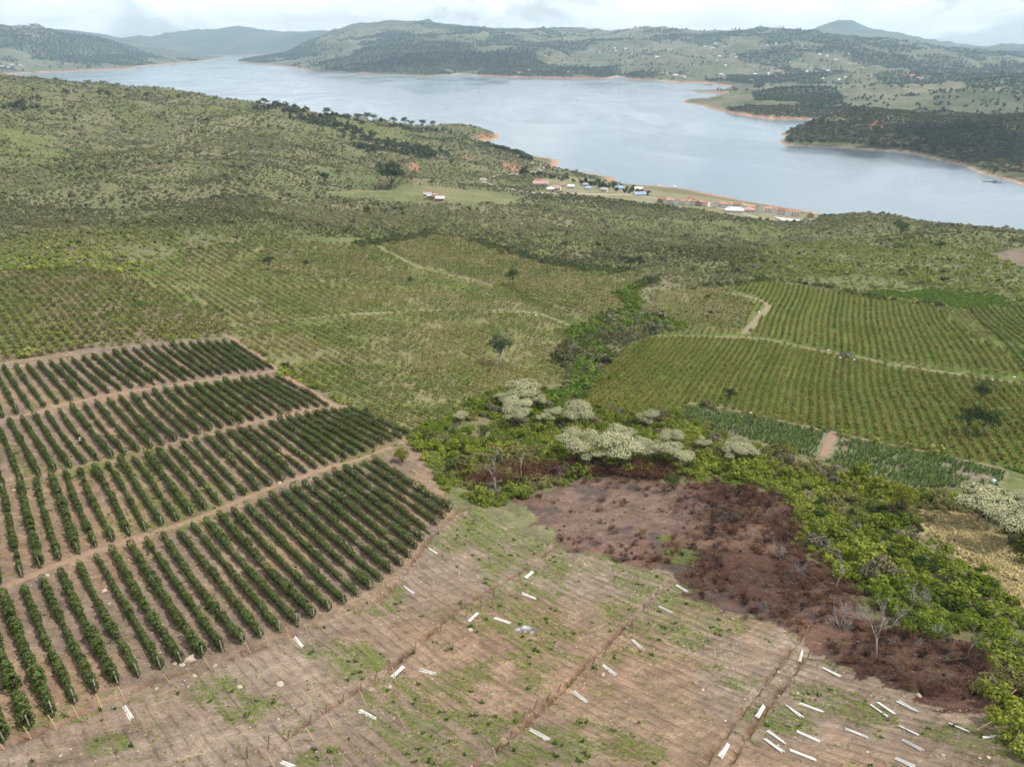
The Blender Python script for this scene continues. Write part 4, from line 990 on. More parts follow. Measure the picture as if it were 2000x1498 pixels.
# ------------------------------------------------------------------ crops
def rows_in(k, D, sp, st, seed, jit=.15):
    r = np.random.default_rng(seed); Q = Z[k]; Nn = np.array([-D[1], D[0]])
    al = Q @ D; ac = Q @ Nn; out = []
    for c in np.arange(ac.min() + sp / 2, ac.max(), sp):
        a = np.arange(al.min(), al.max(), st); a = a + r.normal(0, jit * st, len(a)); cc = c + r.normal(0, .08, len(a)) + .5 * np.sin(a / 17 + c * .02)
        P = a[:, None] * D + cc[:, None] * Nn
        m = in_poly(P[:, 0], P[:, 1], Q)
        if m.sum() > 3: out.append(P[m])
    return out
CROP = leafy('crop_leaf', (.09, .108, .022, 1), (.21, .175, .05, 1), trans=.3)
CROPG = leafy('crop_leaf_green', (.075, .10, .025, 1), (.16, .15, .045, 1), trans=.3)
def crop_rows(key, D, sp, st, mat, name, fmt, group, per=34, size=.3, hgt=1.5, seed=0, from_left=True, thin=.12):
    r = np.random.default_rng(seed); rows = rows_in(key, D, sp, st, seed)
    rows.sort(key=lambda P: P.mean(0) @ np.array([-D[1], D[0]]) * (-1 if from_left else 1))
    for i, P in enumerate(rows):
        P = P[r.random(len(P)) > thin]
        if len(P) < 3: continue
        zz = H(P[:, 0], P[:, 1]); c = len(P) // 2; base = np.array([P[c, 0], P[c, 1], zz[c]])
        root = tag(empty(name, base), fmt.format(ORD[i]), 'crop row', group)
        n = len(P) * per; k = np.repeat(np.arange(len(P)), per); s = r.uniform(.65, 1.2, len(P))[k]
        d = r.normal(size=(n, 3)); d /= np.linalg.norm(d, axis=1)[:, None]; rad = r.random(n) ** .4
        Q = np.column_stack([P, zz])[k] - base + np.column_stack([d[:, 0] * rad * 1.0 * s, d[:, 1] * rad * 1.0 * s, hgt * s * (.55 + .45 * d[:, 2] * rad)])
        V, F = diamonds(Q, d + np.array([0, 0, .5]), r.uniform(.6, 1.3, n) * size, .5, r=r)
        obj('foliage', mesh_np('foliage', V, F, mat), root)
crop_rows('r1', DB, 2.3, 1.6, CROP, 'crop_row', 'yellow green crop row, {} from the gully, field below the track', 'crop rows between the corn and the track', seed=1, thin=.08)
crop_rows('r2', DB, 2.6, 1.7, CROP, 'crop_row', 'olive crop row, {} from the bare bend, field above the track', 'crop rows above the track', seed=2, per=30, size=.34)
crop_rows('r3', DB, 3.0, 1.5, CROPG, 'crop_row', 'dark green crop row, {} from the marsh, at the far right field', 'dark crop rows beside the marsh', seed=3, per=24, size=.36, hgt=1.8)

def rosette(name, seed, mat, nl=13, stem=.8, L=.85):
    """stem with a head of arching leaves"""
    r = np.random.default_rng(seed); V = []; F = []
    for i in range(nl):
        a = 2.4 * i + r.uniform(-.3, .3); e = r.uniform(.0, 1.1); l = L * r.uniform(.7, 1.15); w = l * .2; z0 = stem * r.uniform(.55, 1.1)
        h = np.array([math.cos(a), math.sin(a), 0]); s = np.array([-h[1], h[0], 0]) * w; p0 = np.array([0, 0, z0])
        p1 = p0 + h * l * .5 * math.cos(e) + np.array([0, 0, l * .5 * math.sin(e)]); p2 = p0 + h * l * (.55 + .45 * math.cos(e)) + np.array([0, 0, l * (.5 * math.sin(e) - .18)])
        k = len(V); V += [p0, p1 + s, p2, p1 - s]; F.append((k, k + 1, k + 2, k + 3))
    for k, (dx, dy) in enumerate(((1, 0), (0, 1))):
        b = len(V); w = .05; V += [np.array([-dx * w, -dy * w, -.1]), np.array([dx * w, dy * w, -.1]), np.array([dx * w, dy * w, stem]), np.array([-dx * w, -dy * w, stem])]; F.append((b, b + 1, b + 2, b + 3))
    return mesh_np(name, np.array(V), np.array(F), mat)
LCROP = leafy('crop_plant_leaf', (.065, .1, .018, 1), (.16, .155, .04, 1), trans=.3)
ros_i = [rosette(f'crop_plant{i}', 800 + i, LCROP) for i in range(6)]
ros_c = proto_coll('rosettes', [rosette(f'ro{i}', 820 + i, SCRUB, 10) for i in range(5)])
P = np.vstack(rows_in('lcrop', DA, 2.7, 1.7, 5, .2)); P = P[r_.random(len(P)) > .1]; R = np.hypot(P[:, 0], P[:, 1])
inview = np.abs(np.arctan2(P[:, 0], P[:, 1])) < math.radians(37); order = np.argsort(np.where(inview, R, R + 1e4))
zz = H(P[:, 0], P[:, 1])
for c in order[:300]:
    o = obj('crop_plant', ros_i[vr.randrange(6)], None, (P[c, 0], P[c, 1], zz[c])); s = vr.uniform(1.1, 1.8); o.scale = (s, s, s * vr.uniform(.8, 1.15)); o.rotation_euler = (vr.uniform(-.1, .1), vr.uniform(-.1, .1), vr.uniform(0, 6.28))
    tag(o, 'leafy yellow green crop plant in the rows just above the vineyard', 'crop plant', 'leafy crop plants above the top vineyard block')
rest = order[300:]
scatter('crop_plants', np.column_stack([P[rest], zz[rest]]), r_.uniform(1.1, 1.8, len(rest)), pick((.062, .095, .018), (.15, .145, .038), r_.random(len(rest))), ros_c, 5, 'leafy crop plants in the upper rows of the field left of the track', 'crops', seed=31)
for key, D, sp, st, lab, ca, cb, sd, s0 in (('c1', DA, 3.5, 1.25, 'yellowing crop plants in the hollow field around the lone tree', (.08, .108, .02), (.165, .14, .042), 6, 1.15),
                                  ('c2', DA, 3.7, 1.3, 'yellow green crop plants in the field above the pale track', (.078, .108, .02), (.155, .14, .038), 7, 1.2),
                                  ('c3', DA, 4.4, 1.5, 'olive crop plants on the far rounded field at left', (.072, .098, .022), (.145, .128, .04), 8, 1.5),
                                  ('c4', DA, 4.4, 1.5, 'brownish crop plants on the far field around the round tree', (.08, .1, .024), (.155, .13, .042), 9, 1.5),
                                  ('r0', DA, 4.0, 1.5, 'brownish crop plants on the small field beside the bare bend', (.09, .1, .028), (.165, .135, .05), 10, 1.4)):
    P = np.vstack(rows_in(key, D, sp, st, sd, .2)); gapn = fbm(P[:, 0], P[:, 1], 18, 3, 181 + sd)
    m = gapn + .35 * r_.random(len(P)) > (.41 if key in ('c1', 'c2') else .36)
    P = P[m]; n = len(P)
    t = pick(ca, cb, np.clip(.5 * r_.random(n) + .7 * sstep(.35, .65, fbm(P[:, 0], P[:, 1], 26, 3, 191)) - .1, 0, 1))
    scatter('crop_plants', np.column_stack([P, H(P[:, 0], P[:, 1])]), r_.uniform(.7, 1.25, n) * s0, t, ros_c, 5, lab, 'crops', seed=30 + sd)
tracks = [smooth_line(GP(q), 4.0) for q in ([(425,640),(520,628),(700,613),(800,607),(920,604),(1040,611),(1085,625),(1125,640)], [(740,482),(775,500),(812,520),(880,538),(960,557),(1050,585),(1140,617)],
          [(1280,657),(1380,658),(1480,661),(1560,676),(1640,692),(1720,707),(1800,720),(1900,736),(2040,756)], [(1420,572),(1470,582),(1500,596),(1482,620),(1455,652)])]
for key, D, sp, own, lab, ca, cb, sd in (('cult', DA, 3.8, ('c1', 'c2', 'c3', 'c4', 'lcrop', 'bushmid', 'vines'), 'crop plants along the edges of the centre and left fields', (.08, .108, .022), (.16, .142, .042), 61),
                                         ('cult2', DB, 2.6, ('r0', 'r1', 'r2', 'r3', 'corn', 'bushmid', 'marsh'), 'crop plants along the edges of the fields beyond the gully', (.09, .11, .025), (.2, .17, .055), 62)):
    P = np.vstack(rows_in(key, D, sp, 1.4, sd, .2)); m = fbm(P[:, 0], P[:, 1], 14, 3, 197) + .35 * r_.random(len(P)) > .45
    for k in own: m &= ~zone(P[:, 0], P[:, 1], k)
    for tr in tracks: m &= dist_line(P[:, 0], P[:, 1], tr) > 2.6
    P = P[m]; n = len(P); scatter('crop_plants', np.column_stack([P, H(P[:, 0], P[:, 1])]), r_.uniform(.8, 1.5, n), pick(ca, cb, r_.random(n)), ros_c, 5, lab, 'crops', seed=sd)
P = np.vstack(rows_in('corn', np.array([.97, -.24]), 1.0, .8, 12, .2)); cp = smooth_line(GP([(1626,838),(1620,862),(1606,895)]), 2)
P = P[(dist_line(P[:, 0], P[:, 1], cp) > 1.9) & (fbm(P[:, 0], P[:, 1], 6, 3, 195) + .3 * r_.random(len(P)) > .42)]; n = len(P)
corn = proto_coll('corn_plants', [blade_tuft(f'cn{i}', 12, 540 + i, 1.2, None, .55, .07) for i in range(4)])
scatter('corn_plants', np.column_stack([P, H(P[:, 0], P[:, 1])]), r_.uniform(.7, 1.15, n), pick((.06, .11, .028), (.125, .17, .055), r_.random(n)), corn, 4, 'green corn plants in the plot split by a short path', 'corn', seed=33)

# ------------------------------------------------------------------ trees
BARK = solid('bark', (.14, .115, .09), .9, .3, 3.0); GREYBARK = solid('grey_bark', (.33, .30, .275), .9, .25, 3.0)
BLOSSOM = leafy('pale_blossom', (.30, .30, .16, 1), (.44, .425, .27, 1), trans=.25)
TREEG = leafy('tree_leaf', (.05, .075, .022, 1), (.12, .14, .045, 1), trans=.28)
TREEY = leafy('tree_leaf_bright', (.085, .115, .014, 1), (.18, .185, .03, 1), trans=.3)
TREED = leafy('tree_leaf_dark', (.028, .045, .018, 1), (.06, .08, .03, 1), trans=.22)
TREEB = leafy('tree_leaf_bluish', (.055, .08, .045, 1), (.115, .135, .075, 1), trans=.28)
def limb_tree(seed, h, spread, trunk_h, r0, n=6):
    r = np.random.default_rng(seed); b = MB(); lean = r.normal(0, .05 * h, 2)
    top = Vector((lean[0], lean[1], trunk_h)); b.tube([(0, 0, -.4), (lean[0] * .3, lean[1] * .3, trunk_h * .5), top], [r0, r0 * .8, r0 * .62], 7); ends = []
    for i in range(n):
        a = 6.283 * i / n + r.uniform(-.4, .4); s = spread * r.uniform(.45, .95); e = Vector((top.x + math.cos(a) * s, top.y + math.sin(a) * s, trunk_h + (h - trunk_h) * r.uniform(.35, .85)))
        mid = top.lerp(e, .5) + Vector((0, 0, .08 * h)); b.tube([top - Vector((0, 0, .2)), mid, e], [r0 * .5, r0 * .3, r0 * .1], 5); ends.append(e)
    ends.append(Vector((lean[0], lean[1], h * .8))); b.tube([top - Vector((0, 0, .2)), ends[-1]], [r0 * .5, r0 * .1], 5)
    return b, ends
def broad_tree(seed, h=10, cr=4.6, trunk_h=3.2, leaves=1900, size=.26, mat=None, bark=None, squash=.85):
    b, ends = limb_tree(seed, h, cr * .8, trunk_h, h * .028, 7); r = np.random.default_rng(seed + 1)
    cs = [np.array(e) for e in ends] + [np.array([r.normal(0, cr * .3), r.normal(0, cr * .3), h * r.uniform(.6, .85)]) for _ in range(4)]
    rd = r.uniform(.26, .44, len(cs)) * cr
    P, D = lobes_cloud(leaves, cs, rd, r, squash=squash); V, F = diamonds(P, D, r.uniform(.6, 1.3, leaves) * size, .6, r=r)
    return b.mesh('trunk', bark or BARK, True), mesh_np('crown', V, F, mat or TREEG)
def umbrella_tree(seed, cr=5.0, h=6.0):
    b, ends = limb_tree(seed, h, cr * .85, h * .45, .16, 8); r = np.random.default_rng(seed + 1); k = 13
    a = r.uniform(0, 6.283, k); q = np.sqrt(r.random(k)) * cr * .78
    cs = np.column_stack([np.cos(a) * q, np.sin(a) * q, h * (.98 - .28 * (q / cr) ** 2) + r.normal(0, .25, k)]); rd = r.uniform(.24, .4, k) * cr
    n1, n2 = 4200, 1500
    P, D = lobes_cloud(n1, cs, rd, r, up=.9, shell=.75, squash=.6); V, F = diamonds(P, D, r.uniform(.08, .17, n1), .7, r=r); bl = mesh_np('blossom', V, F, BLOSSOM)
    c2 = cs - np.array([0, 0, .45]); P, D = lobes_cloud(n2, c2, rd * .95, r, shell=.5, squash=.4); V, F = diamonds(P, D, r.uniform(.12, .24, n2), .6, r=r); fo = mesh_np('foliage', V, F, TREEG)
    return b.mesh('trunk', BARK, True), bl, fo
def bare_tree_mesh(seed, h=9, levels=4, fan=False):
    r = np.random.default_rng(seed); b = MB(); tw = MB()
    def grow(p, d, L, rad, lv):
        q = p + d * L * .5 + Vector(r.normal(0, .06 * L, 3)); e = q + d * L * .5 + Vector(r.normal(0, .08 * L, 3))
        (b if lv > 1 else tw).tube([p, q, e], [rad, rad * .82, rad * .62], 6 if lv > 2 else 4)
        if lv == 0: return
        for i in range(int(r.integers(2, 4)) + (1 if lv < 3 else 0)):
            nd = (d + Vector(r.normal(0, .27 if lv >= 3 else .46, 3)) + Vector((0, 0, .25))).normalized(); grow(e if i < 2 else q, nd, L * r.uniform(.48, .68), rad * .58, lv - 1)
    if fan:
        for i in range(9):
            a = r.uniform(0, 6.283); d = Vector((math.cos(a) * r.uniform(.25, .75), math.sin(a) * r.uniform(.25, .75), 1)).normalized(); grow(Vector((r.normal(0, .15), r.normal(0, .15), -.2)), d, h * .38, .05, 3)
    else:
        grow(Vector((0, 0, -.3)), Vector((r.normal(0, .08), r.normal(0, .08), 1)).normalized(), h * .5, h * .011, levels)
    return b.mesh('trunk', GREYBARK, True), tw.mesh('twigs', GREYBARK, True)
broads = [broad_tree(900 + i) for i in range(4)]; broads_d = [broad_tree(910 + i, mat=TREED) for i in range(3)]; broads_b = [broad_tree(920 + i, mat=TREEB) for i in range(3)]
umb = [umbrella_tree(930 + i) for i in range(5)]
def place_tree(name, parts, names, base, s, label, cat, group=None, sz=None, lean=(0, 0)):
    t = empty(name, (base[0], base[1], base[2] - .05), vr.uniform(0, 6.28)); t.rotation_euler[0], t.rotation_euler[1] = lean
    t.scale = (s, s, sz or s); tag(t, label, cat, group)
    for me, nm in zip(parts, names): obj(nm, me, t)
    return t
# flowering trees: crown centre in the photo, crown width in photo pixels
fl = [(1019,768,66,'behind the others at the top of the bush belt'),(1010,793,50,'in the middle of the upper cluster'),(1003,811,58,'lowest of the upper cluster'),(979,784,32,'at the left of the upper cluster'),
      (1047,789,34,'small, at the right of the upper cluster'),(900,817,26,'standing alone left of the upper cluster'),(1130,811,68,'wide, below the yellow green field'),(1058,822,24,'tiny, between upper cluster and wide tree'),
      (1084,816,36,'touching the left side of the wide tree'),(1133,866,78,'widest crown at the left of the long band'),(1210,850,52,'just above the middle of the long band'),(1207,880,84,'in the middle of the long band'),
      (1160,886,58,'front left of the long band'),(1266,823,38,'faded, near the corn path end'),(1313,858,48,'upper right of the long band'),(1259,877,58,'right of the middle of the long band'),(1315,890,64,'right end of the long band'),
      (1436,868,42,'upper of the pair below the corn'),(1440,886,56,'lower of the pair below the corn'),(1370,868,28,'small, between the band and the pair'),(1906,982,92,'large, beside the dry grass at the right edge'),
      (1968,1022,100,'largest, cut by the right edge'),(1992,985,60,'behind the largest one at the right edge')]
for i, (u, v, w, where) in enumerate(fl):
    p = G(u, v + .42 * w); d = depth_of(p); s = 1.28 * w / FPX * d / 10.6
    place_tree('flowering_tree', umb[i % 5], ('trunk', 'blossom', 'foliage'), p, s, 'pale flowering tree, ' + where, 'tree', 'cream flowering trees in the bush belt', sz=s * (1.0 if w > 40 else 1.25))
# bare dead trees: base and top in the photo
dead = [(968,970,890,940,'tall slim grey bare tree at the left rim of the burnt clearing',0),(1020,942,880,941,'whitish bare tree behind the red brush',0),(1712,1293,1149,942,'tall forked bare tree at the edge of the bare field',0),
        (1643,1226,1160,943,'bare tree with many thin stems inside the burnt brush',1),(1630,1154,1088,944,'wide bare tree between burnt brush and green bushes',0),(1786,1184,1122,945,'pale bare tree among the green bushes',1),
        (1520,1090,1046,946,'fan shaped grey bare shrub beside the burnt ground',1),(1888,1282,1226,947,'grey bare tree over black ash',0),(1366,1012,974,948,'thin bare sapling in the middle of the burnt clearing',0),(1560,1122,1090,955,'small grey bare shrub halfway down the burnt slope',1),(1682,1212,1172,956,'grey bare shrub behind the forked tree',1),(1745,1212,1176,957,'thin bare tree right of the forked tree',0),(1832,1246,1210,958,'small pale bare shrub near the black ash',1),(1462,1052,1022,959,'low bare shrub at the middle of the burnt slope',1),(1600,1206,1186,949,'pale fallen branch at the top of the stake line',1)]
for (u, vb, vt, sd, lab, fan) in dead:
    p = G(u, vb); d = depth_of(p); dep = math.asin((CAMZ - p[2]) / np.linalg.norm(p - np.array([0, 0, CAMZ]))); h = (vb - vt) / FPX * d / math.cos(dep) * .92
    tr = bare_tree_mesh(sd, 9 if not fan else 6, 4, bool(fan)); place_tree('bare_tree', tr, ('trunk', 'twigs'), p, h / (9.6 if not fan else 6.6), lab, 'bare tree', lean=(1.2, .3) if 'fallen' in lab else (0, 0))
# single green trees: base u, v, crown width px, kind
br_y = broad_tree(950, 7.5, 4.3, 2.0, 2600, .2, TREEY); lone = broad_tree(951, 10.5, 4.6, 4.6, 1500, .27, TREEB, GREYBARK)
oak = broad_tree(952, 8.5, 5.0, 1.5, 2400, .26, TREED)
sing = [(1752,1003,80,br_y,'round bright green tree standing over the bush belt'),(975,716,58,lone,'lone thin crowned tree in the hollow crop field'),(1001,559,33,broads[0],'round green tree alone in the far crop field'),
        (763,369,56,oak,'broad tree standing on the pale meadow'),(634,363,25,broads_d[1],'smaller tree at the left end of the meadow'),(1424,786,30,broads_d[0],'dark slender tree in the crop field above the corn'),
        (1381,590,14,broads_d[1],'small dark tree on the brownish field, upper one'),(1387,618,12,broads_d[2],'small dark tree on the brownish field, lower one'),(1232,527,24,broads_d[0],'dark tree left of the pair at the scrub edge'),(1250,526,24,broads_d[1],'dark tree right of the pair at the scrub edge'),
        (719,425,19,broads_d[1],'dark tree in the grey scrub below the meadow'),(1102,487,15,broads_d[2],'small dark tree in the scrub above the far field'),(1914,790,42,broads_d[0],'dark tree in the right crop field'),(1885,848,52,broads_d[1],'very dark dense tree left of the dark clump'),
        (1925,852,58,broads_d[2],'very dark dense tree right of the dark clump'),(802,556,14,broads_d[0],'small dark tree beside the pale far track'),(525,528,26,broads_d[1],'dark bushy tree in the far left crop field'),(600,524,16,broads_d[2],'small dark tree right of the bushy one'),
        (1024,357,28,broads_d[0],'dark round tree beside the village road'),(1832,493,20,broads_d[1],'dark tree near the tilled patch'),(1758,470,36,broads[1],'spreading tree on the right scrub slope'),(947,860,34,broads[2],'green tree in the bush belt left of the red brush'),
        (882,925,30,broads[3],'light green slim tree at the vineyard side of the bushes'),(785,903,42,br_y,'round green bush tree at the corner of the vineyard'),(1310,960,40,broads[2],'green tree at the top rim of the burnt clearing')]
for (u, v, w, tr, lab) in sing:
    p = G(u, v); s = w / FPX * depth_of(p) / 9.6
    if 'bush tree' in lab: p = p - np.array([0, 0, 1.9 * s])
    place_tree('tree', tr, ('trunk', 'crown'), p, s, lab, 'tree')
# trees along the ridge over the lake
ridge = [(128,190,17),(195,193,19),(213,194,14),(246,196,10),(288,199,17),(330,202,8),(505,212,11),(520,212,14),(540,213,14),(556,215,14),(571,219,14),(637,232,17),(655,234,13),(668,236,15),(684,237,14),(700,239,15),(716,240,15),(733,242,14),
         (750,244,16),(768,246,15),(790,248,19),(806,250,16),(824,251,15),(842,252,14),(965,290,10),(985,296,10),(1010,303,10)]
for i, (u, v, w) in enumerate(ridge):
    p = G(u + vr.uniform(-5, 5), v + vr.uniform(-1, 3)); d = depth_of(p); s = w / FPX * d / 9.6 * vr.uniform(.75, 1.35)
    place_tree('tree', (broads_d + broads_b)[i % 6], ('trunk', 'crown'), p, s, f'dark tree on the ridge above the lake, {ORD[i]} from the left', 'tree', 'trees along the lakeside ridge')
# dark woods on the near ridge slope
P = np.vstack([gully_pts([(640,234),(700,241),(770,248),(850,254)], 36, 8, 57), gully_pts([(500,214),(575,221)], 40, 9, 56), gully_pts([(560,215),(620,240),(690,262),(760,285),(830,300)], 90, 9, 58), gully_pts([(700,290),(780,300),(840,310)], 60, 9, 59), gully_pts([(945,282),(1000,298),(1030,312)], 30, 8, 60), gully_pts([(20,205),(60,215)], 60, 9, 62),
               gully_pts([(1040,342),(1100,352),(1200,372),(1260,382)], 26, 11, 64), gully_pts([(1140,358),(1240,372)], 22, 10, 65)])
n = len(P); zz = H(P[:, 0], P[:, 1]); m = zz > 3; P, zz = P[m], zz[m]; n = len(P)
scatter('woods', np.column_stack([P, zz - .5]), r_.uniform(3.2, 5.5, n), pick((.045, .06, .03), (.09, .10, .05), r_.random(n)), wood_far, 5, 'dark woods on the ridge slope above the village road', 'woods', seed=41)
# far slopes
allx = []; 
for (r0, r1, st, s0, s1, sd) in ((1300, 2700, 11, 4.0, 6.5, 71), (2700, 5500, 17, 5.5, 8.5, 72), (5500, 9200, 27, 7.5, 12, 73)):
    X, Y = jgrid(r0, r1, st, 38, sd); zz = HF(X, Y); m = zz > 5
    X, Y, zz = X[m], Y[m], zz[m]; f = forest_mask(X, Y)
    dk = np.zeros(len(X))
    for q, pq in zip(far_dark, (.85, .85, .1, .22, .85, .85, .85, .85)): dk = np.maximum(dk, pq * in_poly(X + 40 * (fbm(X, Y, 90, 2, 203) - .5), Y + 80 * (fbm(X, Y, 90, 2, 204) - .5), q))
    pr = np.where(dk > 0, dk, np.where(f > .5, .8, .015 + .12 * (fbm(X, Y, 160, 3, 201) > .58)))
    m = r_.random(len(X)) < pr; X, Y, zz = X[m], Y[m], zz[m]; n = len(X)
    scatter('far_woods', np.column_stack([X, Y, zz - .5]), r_.uniform(s0, s1, n), pick((.04, .058, .03), (.085, .1, .05), r_.random(n)), wood_far, 5,
            ('woods and trees on the headlands across the water', 'woods on the slopes above the far shore', 'woods on the distant ridges')[sd - 71], 'woods', seed=sd)
# scrub over the near headland across the water
X, Y = jgrid(1350, 2700, 6.5, 38, 77); zz = HF(X, Y); m = (zz > 5) & (X > 500) & (fbm(X, Y, 70, 3, 205) + .3 * r_.random(len(X)) > .44); X, Y, zz = X[m], Y[m], zz[m]; n = len(X)
scatter('headland_scrub', np.column_stack([X, Y, zz - .2]), r_.uniform(2.0, 4.2, n), pick((.055, .065, .03), (.12, .115, .06), r_.random(n)), shrub_far, 5, 'dark scrub on the headlands across the water', 'scrub', seed=77)

# ------------------------------------------------------------------ buildings
WALLW = solid('wall_white', (.62, .60, .56), .85, .12, .6); WALLB = solid('wall_brown', (.30, .20, .14), .85, .15, .6)
ROOFR = solid('roof_clay', (.27, .13, .09), .85, .25, 1.2); ROOFO = solid('roof_orange', (.36, .2, .13), .85, .2, 1.2); ROOFP = solid('roof_pink', (.38, .22, .2), .8, .15, 1.0)
ROOFB = solid('roof_blue', (.2, .28, .38), .6, .15, 1.0); ROOFG = solid('roof_grey', (.3, .3, .3), .7, .25, 1.0); ROOFW = solid('roof_white', (.66, .66, .66), .6, .1, 1.0)
GLASS = solid('window_dark', (.03, .035, .04), .15, .1, 1.0, spec=.6); DOORM = solid('door_wood', (.16, .09, .05), .7, .2, 2.0); PAVE = solid('paving', (.42, .41, .39), .9, .1, .3)
def house(name, base, w, d, h, roofm, wallm, rz, label, group=None, shape='gable', floors=1, cat='house'):
    t = tag(empty(name, base, rz), label, cat, group)
    MB().box(-w / 2, w / 2, -d / 2, d / 2, -2.5, h).build('wall', wallm, t)
    rf = MB(); (rf.gable if shape == 'gable' else rf.hip)(-w / 2, w / 2, -d / 2, d / 2, h + .02, h + min(w, d) * .3); rf.build('roof', roofm, t)
    MB().box(-.5, .5, -d / 2 - .06, -d / 2 - .003, 0, 2.1).build('door', DOORM, t)
    wm = MB().box(-.65, .65, -.07, -.003, 0, 1.2).mesh('window', GLASS)
    nw = max(1, int(w / 4.5))
    for f in range(floors):
        for k in range(-nw, nw + 1):
            if k == 0 and f == 0: continue
            o = obj('window', wm, t, (k * (w / 2 - 1.2) / nw, -d / 2, 1.0 + f * 2.8))
    if shape == 'gable':
        for sx in (-1, 1):
            MB().add([(sx * (w / 2 - .01), -d / 2, h), (sx * (w / 2 - .01), d / 2, h), (sx * (w / 2 - .01), 0, h + min(w, d) * .3 - .05)], [(0, 1, 2) if sx > 0 else (2, 1, 0)]).build('gable_end', wallm, t)
    return t
vil = [(1056,362,22,10,ROOFP,'long house with pink red roof beside the village road'),(1052,356,12,9,ROOFR,'small red roofed house behind the long one'),(1075,373,10,9,ROOFW,'small house with white roof in the village'),(1088,371,10,9,ROOFP,'pink roofed house right of the white roofed one'),
       (1097,365,9,7,ROOFR,'small red roofed house near the village trees'),(1149,371,11,8,ROOFB,'blue roofed house between the village trees'),(1143,364,9,7,ROOFG,'grey roofed house behind the blue roofed one'),(1208,371,12,9,ROOFB,'pale blue roofed house near the shore'),
       (1247,373,13,9,ROOFW,'white roofed house behind the wide blue one'),(1249,383,17,10,ROOFB,'wide blue roofed house at the end of the village'),(1259,375,8,7,ROOFR,'small red roofed house right of the white one'),(1115,368,9,7,ROOFW,'low white roofed house in the middle of the village'),
       (1180,374,9,8,ROOFG,'grey roofed house among the shoreside trees'),(1350,391,10,8,ROOFR,'single red roof behind the cabin row')]
for (u, v, w, d, rm, lab) in vil:
    house('house', G(u, v), w, d, 3.2, rm, WALLW, vr.uniform(-.3, .3), lab, 'houses of the lakeside village', shape='hip' if vr.random() < .4 else 'gable')
cl = smooth_line([G(u, v)[:2] for (u, v) in ((1292,396),(1345,401),(1400,405),(1450,409),(1500,415),(1582,426))], 8.0)
seg = [i for i in range(len(cl)) if i % 13 != 9]
for i, c in enumerate(seg):
    q = cl[c]; dq = cl[min(c + 1, len(cl) - 1)] - cl[max(c - 1, 0)]; a = math.atan2(dq[1], dq[0])
    house('cabin', (q[0], q[1], on(*q)), 9.2 if i % 2 else 8.8, 7.6, 5.2, ROOFO if i % 3 else ROOFR, WALLW if i % 7 else WALLB, a + math.pi / 2 if i % 2 else a, f'two storey holiday cabin with orange roof, {ORD[i]} from the left in the row', 'orange roofed cabins along the shore', floors=2, cat='cabin')
house('hall', G(1434, 415), 22, 11, 3.5, ROOFW, WALLW, -.15, 'white roofed hall in front of the cabin row', shape='hip', cat='building')
house('hall', G(1462, 414), 14, 9, 3.5, ROOFP, WALLW, -.15, 'pink roofed hall beside the white one', shape='hip', cat='building')
q = [G(u, v) for (u, v) in ((1510,424),(1575,431),(1592,437),(1530,432))]
b = MB(); b.add([tuple(p + np.array([0, 0, .35])) for p in q] + [tuple(p - np.array([0, 0, 1.5])) for p in q], [(0, 1, 2, 3)[::-1], (0, 1, 5, 4), (1, 2, 6, 5), (2, 3, 7, 6), (3, 0, 4, 7)])
tag(b.build('pavement', PAVE), 'pale paved yard at the end of the cabins', kind='structure')
for (u, v, w, d, rm, lab) in ((836,384,9,6,ROOFG,'grey farm shed at the left of the farmstead on the meadow'),(845,387,12,6,ROOFG,'long dark farm shed on the meadow'),(852,388,8,6,ROOFR,'rusty roofed farm shed on the meadow'),(860,392,9,6,ROOFW,'white roofed farm shed on the meadow'),(842,380,7,5,ROOFR,'small back shed of the meadow farmstead')):
    house('shed', G(u, v), w, d, 2.6, rm, WALLB, vr.uniform(-.6, .2), lab, 'farm sheds on the pale meadow', cat='shed')
# houses scattered across the far slopes: one small mesh each
def far_house(name, rm, w, d, h):
    a = MB(); a.box(-w / 2, w / 2, -d / 2, d / 2, -4, h); k = len(a.f); a.gable(-w / 2, w / 2, -d / 2, d / 2, h, h + d * .28, .6)
    me = a.mesh(name, WALLW); me.materials.append(rm)
    for p in me.polygons: p.material_index = 1 if p.index >= k else 0
    return me
fh = [far_house(f'far_house{i}', rm, w, d, h) for i, (rm, w, d, h) in enumerate(((ROOFR, 15, 10, 5), (ROOFW, 18, 11, 5), (ROOFG, 13, 10, 4), (ROOFO, 20, 11, 6), (ROOFW, 12, 10, 7)))]
def far_houses(n, reg, label, group, seed, s0=1.0):
    r = random.Random(seed); k = 0; poly = np.array(reg, float); x0, y0 = poly.min(0); x1, y1 = poly.max(0)
    while k < n:
        u, v = r.uniform(x0, x1), r.uniform(y0, y1)
        if not in_poly(np.array([u]), np.array([v]), poly)[0]: continue
        if vnoise(u / 45, v / 14, seed)[0] < .42: continue
        p = GF(u, v); k += 1
        if p[2] < 4: continue
        o = obj('house', fh[r.randrange(5)], None, p); o.rotation_euler[2] = r.uniform(-.7, .7); q = s0 * r.uniform(.75, 1.35); o.scale = (q, q, q); tag(o, label, 'house', group)
far_houses(150, [(1180,110),(1330,88),(1500,82),(1640,100),(1760,130),(1880,145),(1800,165),(1640,168),(1420,160),(1240,150)], 'small pale house scattered on the hillside town across the lake', 'houses of the hillside town', 3, 1.3)
far_houses(22, [(0,128),(130,122),(150,138),(0,144)], 'small pale house on the low left shore across the lake', 'houses on the low left shore', 5, 1.1)
far_houses(20, [(900,128),(1110,122),(1130,150),(910,147)], 'pale house of the lakeside estate on the opposite shore', 'houses of the opposite estate', 7, 1.25)
